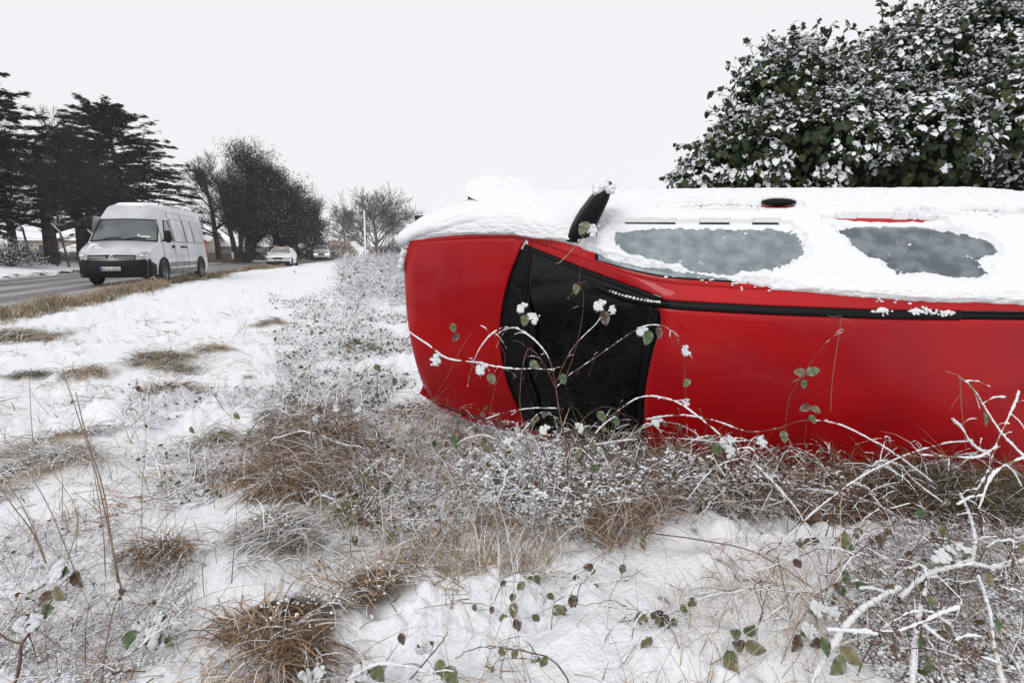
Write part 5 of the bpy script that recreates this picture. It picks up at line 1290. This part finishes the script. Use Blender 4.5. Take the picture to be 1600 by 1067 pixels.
# the mound of grass and brambles before the windscreen
x, y = near_pts(880, 735, 175, 95, 2600)
undergrowth('bramble_undergrowth', 'tangled snowy mound of grass and brambles in front of the windscreen', x, y, .22, 2600, 420, 13000, 1.0, 1.0)
x, y = near_pts(640, 735, 170, 100, 2600)
undergrowth('bramble_undergrowth', 'snowy tangle of twigs below the car nose', x, y, .07, 1000, 330, 9000, 1.0, .9)
x, y = near_pts(1140, 745, 210, 50, 2200)
undergrowth('bramble_undergrowth', 'dark leafy tangle with snow crumbs along the foot of the red roof', x, y, .28, 4200, 900, 7500, 1.0, 1.0)
x, y = near_pts(1500, 930, 190, 140, 2600)
undergrowth('bramble_undergrowth', 'snow crusted twigs filling the lower right corner', x, y, .07, 800, 170, 9000, .8, .7)
x, y = near_pts(120, 940, 190, 130, 1500)
undergrowth('bramble_undergrowth', 'frosty twigs in the lower left corner', x, y, .04, 700, 50, 4000, .7, .6)
def mound(label, cu, cv, ru, rv, n, L0, L1, kind, frost, elev=(.5, 1.4), wd=(.0022, .0052), extra=0.0, kap=(.8, 2.6), az=None):
    x, y = near_pts(cu, cv, ru, rv, n); g = G()
    blades(g, np.stack([x, y, G_z(x, y) + extra * RS.rand(n)], 1), RS.uniform(0, 6.28, n) if az is None else az + RS.normal(0, .8, n), RS.uniform(*elev, n), RS.uniform(L0, L1, n), RS.uniform(*wd, n), RS.uniform(*kap, n), pal(kind, n, frost), 7, .8)
    field('matted_grass', label, 'grass', g)
mound('pale dry grass matted over the snowy mound before the windscreen', 860, 745, 170, 100, 1900, .10, .30, 'straw', .40, extra=.06)
mound('brown grass stems standing at the right end of the mound', 960, 790, 90, 55, 1500, .12, .34, 'brown', .12, extra=.04)
mound('dark brown grass hanging along the foot of the red roof', 1200, 760, 260, 30, 3600, .16, .42, 'brown', .08, kap=(.6, 2.8), extra=.10)
mound('deep brown litter added to darken the hollow under the roof edge', 1180, 740, 300, 26, 4200, .10, .30, 'dark', .05, extra=.20)  # dense dark blades added for occlusion, deepening the shade below the roof
mound('dark weeds and grass added to deepen the shade at the right edge under the car', 1510, 765, 130, 30, 3000, .14, .42, 'dark', .10, extra=.16)  # tall dark blades added to shade the ground under the car
mound('pale grass below the car nose', 700, 690, 90, 40, 1500, .08, .2, 'straw', .3, extra=.03)
mound('brown grass in the lower right corner between snowed branches', 1480, 930, 160, 130, 1500, .08, .24, 'brown', .15, wd=(.0015, .0032))
mound('thin dry grass blades around the leafy spray at the bottom right', 1180, 960, 160, 90, 500, .08, .22, 'straw', .1, wd=(.0012, .0025), kap=(.2, 1.6))
mound('thin dry grass in the lower left corner', 150, 930, 200, 130, 450, .10, .30, 'brown', .15, wd=(.0012, .0028), kap=(.2, 1.8))
mound('russet matted grass lying over dark hollows left of the mound', 500, 725, 110, 75, 1500, .12, .32, 'brown', .18, kap=(.8, 2.6), extra=.06, az=-1.9)
mound('pale broken straw across the middle left snow', 620, 800, 150, 60, 450, .10, .26, 'straw', .25, kap=(.3, 1.6))
mound('thin straw lying below the mound in the middle', 760, 850, 120, 50, 900, .08, .2, 'straw', .3, kap=(.1, 1))
# ------------------------------------------------------------------ brambles: arching canes with snow lying along them
protoB = []
for cl in [(.045, .075, .022), (.075, .085, .03), (.10, .085, .03), (.06, .03, .018)]:
    g = G(); k_ = len(BRV) // 3; sh_ = np.concatenate([RS.uniform(.7, 1.2, k_), np.full(k_, 1.5), RS.uniform(.5, 1.0, k_)])[:, None]; fr_ = (np.concatenate([np.ones(k_), np.zeros(k_), np.ones(k_)]) * RS.uniform(0, .45, 3 * k_))[:, None]
    g.add(BRV, BRF, np.array(cl) * sh_ * (1 - fr_) + np.array([.5, .52, .5]) * fr_); me = g.mesh('leaf', True); me.materials.append(M['leafc']); protoB.append(me)
vv_, ff_ = ico()[1]
protoS = []
for k_ in range(3):
    g = G(); q_ = np.stack([RS.uniform(.12, .88, 26), RS.normal(0, .14, 26), RS.uniform(.02, .13, 26)], 1); blobs(g, q_, RS.uniform(.07, .16, 26), 1, .75, rough=.12)
    me = g.mesh('snow_cap', True); me.materials.append(M['snow']); protoS.append(me)
def snow_run(g, P, r, cov=.8, seed=0):
    """lumpy ridge of snow on top of a cane"""
    n = len(P); s = np.concatenate([[0], np.cumsum(np.linalg.norm(np.diff(P, axis=0), axis=1))])
    m_ = max(int(s[-1] / (r * .55)), 8); q = np.linspace(0, s[-1], m_); r0_ = r; r = r * (.62 if r < .009 else .42); Q = np.stack([np.interp(q, s, P[:, i]) for i in range(3)], 1)
    T = np.gradient(Q, axis=0); T /= np.linalg.norm(T, axis=1)[:, None] + 1e-9; horiz = np.clip(1.15 - np.abs(T[:, 2]) ** 3, .3, 1)
    nz = vn(q / (r * 22) + seed * 7.7, 0 * q, seed) * .62 + vn(q / (r * 3.5), 0 * q, seed + 1) * .48
    rad = r * horiz * np.clip((nz - (.64 - .52 * cov)) * 2.6, 0, 1.25)
    k = 7; a = np.arange(k) * 2 * math.pi / k; up = np.array([.13, .21, 1.]); A = np.cross(T, up); A /= np.linalg.norm(A, axis=1)[:, None] + 1e-9; B = np.cross(A, T)
    J = RS.uniform(.62, 1.3, (m_, k, 1)); r = r
    V = (Q + np.array([0, 0, 1.]) * (rad * .55)[:, None])[:, None] + J * rad[:, None, None] * (np.cos(a)[None, :, None] * A[:, None] + np.sin(a)[None, :, None] * B[:, None])
    i = (np.arange(m_ - 1)[:, None] * k + np.arange(k)).ravel(); j = (np.arange(m_ - 1)[:, None] * k + (np.arange(k) + 1) % k).ravel()
    g.add(V.reshape(-1, 3), np.stack([i, j, j + k, i + k], 1))
    n_ = m_ * 2; w_ = RS.choice(m_, n_); w_ = w_[rad[w_] > r * .3]; n_ = len(w_)
    if n_: blobs(g, Q[w_] + np.stack([RS.normal(0, .55, n_), RS.normal(0, .55, n_), RS.uniform(.0, 1.25, n_)], 1) * rad[w_][:, None], rad[w_] * RS.uniform(.22, .5, n_), 0 if r < .008 else 1, .9, rough=.2)
def bramble(name, label, cat, canes, leaves, side=0.5, m=None):
    """canes: (pixels, Y first, Y last, cane radius, snow radius, cover); leaves: (u, v, Y, size, du, dv, snowed)"""
    paths = []
    for px, ya, yb, r, sr, cov in canes:
        k = len(px); P = np.array([at(u, v, ya + (yb - ya) * i / (k - 1)) for i, (u, v) in enumerate(px)]); paths.append(crom(P, 7))
    base = min((p[np.argmin(p[:, 2])] for p in paths), key=lambda q: q[2]); t = thing(name, label, cat, tuple(base)); b = np.array(base)
    for j, ((px, ya, yb, r, sr, cov), P) in enumerate(zip(canes, paths)):
        P = P + np.cumsum(RS.normal(0, .0012, P.shape), 0) * .6
        g = G(); tube(g, P - b, np.linspace(r, r * .6, len(P)), 6)
        # thorns and side twigs
        n = int(len(P) * .9); k = RS.choice(len(P), n); d = RS.normal(0, 1, (n, 3)); d /= np.linalg.norm(d, axis=1)[:, None]; segs(g, P[k] - b, P[k] + d * (r * 2.2 + .002) - b, np.full(n, r * .45), np.full(n, .0002), 3)
        c_ = build(g, 'cane', m or M['cane'], t, True)
        if side > 0 and len(P) > 12:
            g = G(); gs_ = G(); k = RS.choice(np.arange(3, len(P) - 2), max(1, int(side * len(P) / 4)))
            for q in k:
                d = RS.normal(0, 1, 3) * [1, .5, .8]; d /= np.linalg.norm(d); L = RS.uniform(.03, .10); Q = np.array([P[q], P[q] + d * L * .5, P[q] + (d + [0, 0, -.25]) * L]); Q = crom(Q, 4); tube(g, Q - b, np.linspace(r * .5, r * .25, len(Q)), 4); snow_run(gs_, Q - b, max(sr * .5, .0015), cov * .8, int(q))
            build(g, 'side_twigs', m or M['cane'], c_, kind='stuff'); build(gs_, 'twig_snow', M['snow'], c_, kind='stuff')
        if sr > 0:
            g = G(); snow_run(g, P - b, sr, cov, j + len(label)); build(g, 'snow', M['snow'], c_, True)
    for i, (u, v, Y_, sz, du, dv, sn) in enumerate(leaves):
        p = at(u, v, Y_); q = at(u + du, v + dv, Y_ - .2 * sz); tip = q - p; tip /= np.linalg.norm(tip)
        nr = np.array([RS.normal(0, .25), -.75, .75 if sn else .35]); sz = sz * (1.2 if Y_ > 2 else 1.0); lf = leaf_obj(t, protoB[(i * 7 + len(label)) % 4 if not sn else i % 2], p - tip * sz * .5, tip, nr, sz, b)
        if sn:
            o = bpy.data.objects.new('snow_cap', protoS[i % 3]); COL.objects.link(o); o.parent = lf
    return t
B = 'bramble'
bramble(B, 'bramble with the highest snowy arches before the windscreen', B, [
    ([(883, 868), (888, 800), (886, 720), (876, 650), (868, 600)], 2.2, 2.42, .0045, .003, .35),
    ([(868, 605), (862, 570), (845, 540), (815, 516), (788, 511), (766, 522), (748, 545), (736, 575), (730, 602)], 2.42, 2.5, .0026, .0062, 1.0),
    ([(868, 606), (895, 582), (948, 546), (1000, 512), (1036, 510), (1058, 530), (1068, 558), (1072, 600), (1073, 632)], 2.42, 2.55, .0026, .0042, .8),
    ([(866, 578), (828, 577), (790, 577), (745, 568), (700, 562), (676, 545), (640, 520)], 2.43, 2.6, .0024, .0058, .9),
    ([(866, 604), (884, 560), (905, 530), (935, 500), (946, 478)], 2.42, 2.5, .0022, .0034, .7),
    ([(866, 602), (850, 568), (830, 545), (822, 556), (816, 590), (816, 640), (828, 700), (846, 760), (868, 800)], 2.44, 2.3, .0024, .0036, .7),
    ([(880, 600), (900, 540), (912, 470), (903, 440)], 2.5, 2.6, .0016, .002, .3)],
    [(815, 482, 2.46, .05, -6, 10, 1), (832, 497, 2.46, .055, 8, 9, 1), (820, 500, 2.46, .05, -2, 12, 0), (936, 478, 2.5, .055, -5, 10, 1), (945, 497, 2.5, .06, 2, 12, 0), (957, 484, 2.5, .04, 3, 8, 1), (1002, 518, 2.55, .05, -6, 9, 1), (1012, 528, 2.52, .06, -3, 12, 0), (1030, 520, 2.55, .05, 3, 10, 0),
     (1070, 549, 2.55, .05, 2, 8, 1), (1073, 598, 2.55, .042, -3, 5, 0), (1072, 629, 2.55, .042, 0, 6, 1), (752, 577, 2.5, .06, -5, 10, 1), (768, 592, 2.5, .05, 4, 8, 0), (682, 562, 2.55, .06, 0, 10, 1), (708, 512, 2.6, .04, 3, 8, 0), (712, 527, 2.6, .04, -3, 8, 0), (900, 452, 2.6, .045, 0, 10, 0), (835, 570, 2.45, .045, 6, 6, 0), (880, 592, 2.42, .045, 2, 9, 0)])
bramble(B, 'bramble whose long canes run right along the foot of the red roof', B, [
    ([(940, 660), (1000, 622), (1050, 625), (1092, 650), (1142, 692), (1200, 742), (1250, 800), (1285, 868)], 2.55, 2.0, .003, .0058, .85),
    ([(1010, 655), (1062, 648), (1112, 655), (1168, 673), (1215, 668), (1250, 657), (1300, 660), (1352, 682), (1402, 712), (1455, 752)], 2.5, 2.25, .0028, .0055, .85),
    ([(1165, 885), (1228, 842), (1272, 800), (1330, 757), (1398, 721), (1470, 696), (1512, 690)], 1.95, 2.25, .003, .0052, .8),
    ([(900, 702), (960, 690), (1042, 684), (1135, 692)], 2.5, 2.5, .0024, .0052, .9),
    ([(1140, 690), (1190, 690), (1240, 720)], 2.45, 2.4, .002, .004, .8),
    ([(1390, 720), (1440, 760), (1480, 790)], 2.2, 2.1, .002, .005, .7)],
    [(1135, 692, 2.45, .07, -6, 9, 1), (1120, 702, 2.42, .06, 5, 8, 0), (1190, 690, 2.4, .055, 4, 7, 1), (1025, 658, 2.5, .05, -5, 6, 1), (1225, 682, 2.4, .05, 2, 7, 0), (1270, 655, 2.4, .04, 5, 5, 0), (1060, 700, 2.45, .05, 0, 8, 0), (1140, 705, 2.4, .06, 3, 9, 1)])
bramble(B, 'thin bramble shoot leaning on the red roof below the torn moulding end', B, [
    ([(1225, 720), (1228, 655), (1236, 615), (1262, 572), (1290, 535), (1318, 515)], 2.58, 2.46, .002, .0024, .6)],
    [(1250, 582, 2.53, .055, -10, -2, 0), (1270, 580, 2.53, .055, 9, -3, 0), (1256, 600, 2.53, .04, 2, 9, 0), (1258, 637, 2.55, .05, -9, 4, 0), (1275, 640, 2.55, .045, 8, 4, 0)])
bramble(B, 'bramble with twisted dark red canes curving left of the windscreen mound', B, [
    ([(600, 830), (650, 800), (720, 760), (790, 770), (830, 790)], 2.2, 2.3, .0022, .0016, .3),
    ([(836, 800), (800, 740), (770, 700), (735, 660), (706, 640)], 2.25, 2.7, .0028, .002, .4),
    ([(640, 680), (668, 640), (690, 600), (712, 560), (735, 520)], 3.0, 2.9, .0018, .003, .5),
    ([(700, 690), (760, 655), (820, 640), (880, 640)], 2.7, 2.6, .002, .0045, .8),
    ([(765, 650), (775, 600), (790, 560), (770, 520)], 2.6, 2.7, .0016, .002, .4)],
    [(712, 690, 2.6, .06, 2, 9, 0), (722, 680, 2.6, .05, 7, -2, 0), (795, 690, 2.55, .055, -6, 4, 1), (760, 700, 2.5, .05, 5, 6, 0), (590, 575, 3.4, .05, 4, 6, 0), (645, 600, 3.2, .05, -3, 7, 1), (850, 672, 2.5, .05, -4, 7, 1), (905, 668, 2.5, .05, 4, 6, 1), (940, 650, 2.5, .05, 4, 6, 0)])
bramble('broken_stem', 'stiff crossed stems thick with snow at the right edge before the car', 'stem', [
    ([(1497, 588), (1520, 608), (1545, 650), (1572, 686), (1612, 725)], 2.1, 1.95, .004, .012, 1.0),
    ([(1592, 612), (1580, 645), (1558, 692), (1545, 735), (1522, 775)], 2.15, 1.95, .0035, .010, 1.0),
    ([(1618, 708), (1572, 726), (1548, 748), (1532, 792)], 1.9, 1.8, .004, .0125, 1.0),
    ([(1488, 655), (1505, 672), (1520, 695), (1545, 712)], 2.1, 2.1, .003, .008, .9),
    ([(1478, 580), (1497, 586)], 2.1, 2.1, .002, 0, 0), ([(1500, 586), (1502, 640), (1510, 700)], 2.12, 2.12, .0016, .002, .3),
    ([(1440, 712), (1490, 715), (1530, 716), (1560, 700)], 2.0, 2.0, .0025, .0065, .9)], [(1540, 655, 2.1, .05, 3, 9, 0)], side=.8, m=mat('dead_stem', (.24, .17, .11), .8))
bramble(B, 'nearest bramble in the lower right corner, its thick branches buried in snow', B, [
    ([(1262, 1080), (1300, 1010), (1345, 955), (1402, 920)], 1.25, 1.62, .004, .017, 1.0),
    ([(1405, 935), (1450, 900), (1510, 884), (1560, 888), (1620, 870)], 1.62, 1.78, .0045, .017, 1.0),
    ([(1425, 1080), (1428, 1010), (1438, 950), (1448, 905)], 1.24, 1.66, .004, .014, .95),
    ([(1570, 1080), (1556, 1010), (1545, 950), (1530, 900)], 1.22, 1.66, .003, .011, .9),
    ([(1440, 975), (1490, 1010), (1560, 1035)], 1.42, 1.3, .004, .013, .9),
    ([(1342, 985), (1400, 985), (1440, 970), (1468, 958), (1492, 948)], 1.35, 1.38, .003, .008, .6),
    ([(1500, 770), (1515, 810), (1520, 850), (1512, 885)], 2.2, 1.72, .004, .015, .95),
    ([(1290, 985), (1330, 985), (1370, 990)], 1.35, 1.35, .003, .012, .9)],
    [(1290, 1010, 1.3, .05, 4, 10, 0), (1275, 1005, 1.32, .04, -8, 4, 0), (1330, 1025, 1.28, .06, 10, 8, 0), (1310, 1040, 1.25, .065, -6, 10, 0), (1470, 870, 1.6, .07, -4, 8, 1), (1505, 858, 1.6, .06, 6, 4, 1), (1545, 905, 1.5, .04, 3, 8, 0), (1455, 940, 1.45, .04, 3, 9, 0), (1560, 975, 1.4, .035, 2, 8, 0), (1398, 1015, 1.3, .035, 0, 9, 0), (1490, 860, 1.62, .06, -9, 2, 1), (1600, 855, 1.6, .05, -3, 6, 0)], side=.3)
bramble(B, 'leafy bramble spray lying on the snow at the bottom, right of centre', B, [
    ([(1128, 1080), (1150, 1040), (1172, 1010), (1190, 975), (1200, 930), (1215, 880)], 1.3, 1.75, .0022, .0022, .4),
    ([(1000, 830), (1080, 840), (1165, 856), (1225, 885), (1270, 915)], 2.1, 1.75, .0028, .003, .5),
    ([(1290, 900), (1345, 860), (1400, 815), (1450, 775)], 1.75, 2.1, .0024, .002, .3), ([(1215, 870), (1225, 910), (1235, 945)], 1.85, 1.65, .0022, .001, .2)],
    [(1140, 1030, 1.38, .055, -5, 10, 0), (1155, 1008, 1.4, .055, -8, -3, 0), (1180, 1012, 1.4, .06, 10, 3, 0), (1150, 990, 1.42, .045, -9, -4, 0), (1172, 985, 1.45, .05, 7, -6, 0), (1245, 1005, 1.38, .055, -3, 9, 0), (1262, 985, 1.42, .06, -6, 4, 1), (1320, 845, 1.85, .065, 0, 10, 0), (1326, 853, 1.85, .05, 6, 6, 0), (1376, 845, 1.85, .05, 1, 10, 0), (1145, 1045, 1.36, .055, 6, 8, 0), (1300, 955, 1.5, .06, 8, 3, 1), (1275, 950, 1.5, .06, -6, 5, 1)], side=.8)
bramble(B, 'leafy bramble spray at the very bottom, left of centre', B, [
    ([(540, 1062), (590, 1035), (640, 1040), (690, 1060)], 1.3, 1.32, .0026, .006, .9), ([(640, 1060), (665, 1030), (690, 1000), (700, 985)], 1.3, 1.4, .0022, .0016, .3)],
    [(565, 1050, 1.32, .065, -4, 8, 1), (590, 1050, 1.32, .06, 5, 9, 0), (655, 1015, 1.38, .04, -4, -8, 1), (628, 998, 1.42, .035, 2, 8, 0), (688, 1045, 1.33, .05, 1, 9, 0), (705, 1055, 1.32, .06, 5, 7, 0), (670, 1010, 1.38, .05, 5, -6, 1), (480, 1058, 1.32, .06, -6, 2, 1), (500, 1050, 1.33, .06, 6, 3, 1)], side=.4)
bramble(B, 'bramble with green leaves under snow caps and a dark cane in the lower left corner', B, [
    ([(18, 1080), (28, 1040), (32, 1005), (45, 985), (60, 960)], 1.27, 1.4, .0045, .002, .2), ([(32, 1004), (10, 998), (-10, 985)], 1.35, 1.35, .003, .002, .4), ([(50, 985), (75, 940), (100, 905), (125, 890)], 1.38, 1.45, .002, .003, .6)],
    [(38, 975, 1.38, .06, -9, 6, 1), (55, 970, 1.38, .055, 0, 10, 1), (72, 955, 1.4, .065, 8, -6, 0), (70, 935, 1.4, .05, -7, 7, 0), (92, 928, 1.4, .055, 7, 10, 0), (60, 915, 1.42, .055, -8, 4, 1), (92, 895, 1.45, .08, 10, -3, 1), (120, 905, 1.45, .06, 4, 10, 0), (50, 940, 1.42, .05, -8, -3, 1)], side=.3)
bramble(B, 'small bramble sprig with leaves bent under one thick snow pillow, lower left', B, [
    ([(180, 1035), (215, 1012), (240, 990), (262, 975)], 1.3, 1.42, .002, .004, .7)],
    [(202, 1000, 1.4, .055, -3, 10, 0), (222, 978, 1.42, .05, -6, 3, 1), (250, 965, 1.42, .055, 8, -2, 1), (262, 1000, 1.4, .05, 4, 7, 0), (240, 992, 1.4, .07, 5, 8, 1), (190, 925, 1.55, .04, 4, -2, 0), (250, 1000, 1.4, .05, -4, 8, 1)], side=.3)
bramble(B, 'low bramble runner with leaf pairs crossing snow left of the windscreen mound', B, [
    ([(395, 870), (440, 850), (520, 830), (600, 800), (640, 770)], 2.0, 2.3, .0026, .003, .5), ([(330, 610), (350, 640), (370, 660)], 3.2, 3.0, .002, .002, .4), ([(560, 720), (610, 735), (660, 740)], 2.6, 2.5, .002, .004, .7)],
    [(425, 868, 2.0, .04, 2, 7, 0), (455, 858, 2.0, .045, 4, 7, 0), (500, 640, 3.2, .05, 2, 8, 0), (493, 655, 3.1, .05, -3, 7, 1), (370, 650, 3.0, .04, 4, 5, 0), (210, 600, 3.6, .06, -3, 7, 1), (218, 608, 3.6, .05, 5, 6, 0), (300, 672, 3.0, .04, 3, 6, 0), (612, 840, 2.1, .05, -3, 4, 0), (525, 640, 3.2, .04, 4, 6, 1), (560, 640, 3.2, .045, -4, 6, 1), (1005, 850, 2.05, .04, 3, 7, 0)], side=.4)
# tall dry stalks in the left foreground
def stalks(label, lst, cat='grass'):
    t0_ = at(*lst[0][0][0], lst[0][1]); t = thing('dry_stalks', label, cat, tuple(t0_)); b = np.array(t0_)
    for px, ya, yb, r in lst:
        P = crom(np.array([at(u, v, ya + (yb - ya) * i / (len(px) - 1)) for i, (u, v) in enumerate(px)]), 6); g = G(); tube(g, P - b, np.linspace(r, r * .45, len(P)), 5); build(g, 'stalk', M['stalk'], t, True)
M['stalk'] = mat('dry_stalk', (.20, .14, .10), .7, (.30, .22, .16), 30)
stalks('group of tall brown dry stalks standing in the left foreground', [
    ([(190, 925), (172, 840), (150, 740), (125, 660), (97, 575)], 1.65, 1.75, .0028), ([(184, 910), (172, 830), (160, 760), (135, 680), (118, 612)], 1.65, 1.75, .0030), ([(165, 900), (160, 820), (140, 700)], 1.65, 1.75, .0022)])
stalks('fan of pale dry stalks leaning left at the left edge', [
    ([(72, 880), (50, 830), (20, 790), (-10, 745)], 1.7, 1.75, .003), ([(70, 870), (40, 800), (0, 735)], 1.7, 1.75, .0022), ([(120, 900), (80, 800), (40, 730), (0, 672)], 1.7, 1.8, .002), ([(105, 880), (120, 800), (70, 720)], 1.7, 1.8, .0018), ([(52, 700), (48, 640), (46, 590)], 2.2, 2.2, .0016)])
stalks('very thin upright grass stalk left of centre above the small straw tuft', [([(222, 850), (222, 760), (228, 680), (215, 590)], 1.9, 2.0, .0014), ([(205, 880), (225, 800), (262, 742), (235, 760)], 1.8, 1.9, .0012)])
stalks('thick wand of grass frosted white lying over the lower left snow', [([(158, 1067), (165, 1010), (175, 960), (188, 928)], 1.3, 1.5, .0035), ([(175, 1010), (210, 965), (235, 945)], 1.35, 1.45, .0018), ([(60, 985), (110, 1020), (160, 1035)], 1.35, 1.35, .002)])
stalks('pale broken reed hanging from the black roof moulding', [([(1298, 642), (1300, 600), (1305, 560), (1314, 500), (1312, 492)], 2.6, 2.44, .0024), ([(1314, 497), (1325, 500), (1332, 503)], 2.44, 2.44, .0012), ([(1312, 494), (1300, 495), (1292, 492)], 2.44, 2.44, .0015)])
stalks('pale twig with a hanging leaf lodged between mirror and windscreen', [([(875, 410), (890, 395), (905, 378), (918, 362)], 2.95, 2.92, .004), ([(875, 410), (868, 412)], 2.95, 2.95, .003), ([(916, 440), (905, 436), (918, 362)], 2.92, 2.92, .001)])
bramble(B, 'bramble leaf pair with snow caught at the foot of the wing mirror', B, [([(905, 378), (918, 358)], 2.9, 2.9, .003, .004, .8)], [(912, 356, 2.88, .075, -5, 8, 0), (924, 360, 2.88, .07, 6, 6, 1)], side=0)

# thin dark red runners tangled through the grass, snow along their backs
def tangle(label, cu, cv, ru, rv, n, h0, h1, L0, L1):
    t = None; xs, ys = near_pts(cu, cv, ru, rv, n); zs = G_z(xs, ys); b = np.array([xs.mean(), ys.mean(), zs.min()]); t = thing('bramble_tangle', label, 'brambles', tuple(b)); g = G(); gs_ = G(); pl_ = []
    for i in range(n):
        a = RS.uniform(0, 6.28); L = RS.uniform(L0, L1); h = RS.uniform(h0, h1); d = np.array([math.cos(a), .45 * math.sin(a), 0]); p = np.array([xs[i], ys[i], zs[i]])
        P = crom(np.array([p - d * L * .5 - [0, 0, .02], p - d * L * .3 + [0, 0, h * .75], p + [RS.normal(0, .03), 0, h], p + d * L * .3 + [0, 0, h * .7], p + d * L * .55 + [0, 0, h * RS.uniform(-.1, .5)]]), 6)
        P = P + np.cumsum(RS.normal(0, .003, P.shape), 0); r = RS.uniform(.0012, .0026); tube(g, P - b, np.linspace(r, r * .5, len(P)), 5)
        for q in RS.choice(np.arange(3, len(P) - 3), 5): e = RS.normal(0, 1, 3) * [1, .6, .8]; e /= np.linalg.norm(e); Q = crom(np.array([P[q], P[q] + e * .04, P[q] + (e + [0, 0, -.2]) * RS.uniform(.06, .14)]), 3); tube(g, Q - b, r * .5, 4); snow_run(gs_, Q - b, r * 1.1, .7, i + q)
        if i % 5 < 4: snow_run(gs_, P - b, r * RS.uniform(1.4, 2.8), RS.uniform(.5, .95), i)
        pl_ += [P[RS.randint(4, len(P) - 1)] for _ in range(3)]
    build(g, 'runners', M['cane'], t, kind='stuff'); build(gs_, 'snow', M['snow'], t, kind='stuff')
    for i, p in enumerate(pl_[:60]): leaf_obj(t, protoB[i % 4], p, [RS.normal(0, .5), -.2, -1 + RS.normal(0, .4)], [RS.normal(0, .3), -.8, .6], RS.uniform(.025, .05), b)
tangle('dense tangle of thin reddish runners along the foot of the red roof', 1230, 765, 340, 38, 85, .08, .44, .35, .9)
tangle('tangle of thin reddish runners over the mound before the windscreen', 860, 730, 180, 80, 50, .08, .36, .25, .7)
tangle('thin reddish runners woven over the lower right corner', 1400, 920, 240, 120, 46, .05, .22, .2, .6)
tangle('few thin runners lying on the open snow at the bottom centre', 880, 960, 230, 80, 16, .02, .10, .2, .5)
tangle('thin runners arching over the russet grass left of the car', 560, 740, 160, 100, 16, .06, .25, .25, .6)
# ------------------------------------------------------------------ the cold air
hz = G(); box(hz, -420, 420, -60, 900, -1.2, 40)
hm_ = bpy.data.materials.new('haze'); hm_.use_nodes = True; n_ = hm_.node_tree; n_.nodes.remove(n_.nodes['Principled BSDF'])
pv = n_.nodes.new('ShaderNodeVolumePrincipled'); pv.inputs['Color'].default_value = (.97, .98, 1, 1); pv.inputs['Density'].default_value = .0006
n_.links.new(pv.outputs[0], n_.nodes['Material Output'].inputs['Volume'])
ho = build(hz, 'haze', hm_, None, kind='stuff'); tag(ho, 'thin wintry haze over the whole verge and road', 'haze', kind='stuff')
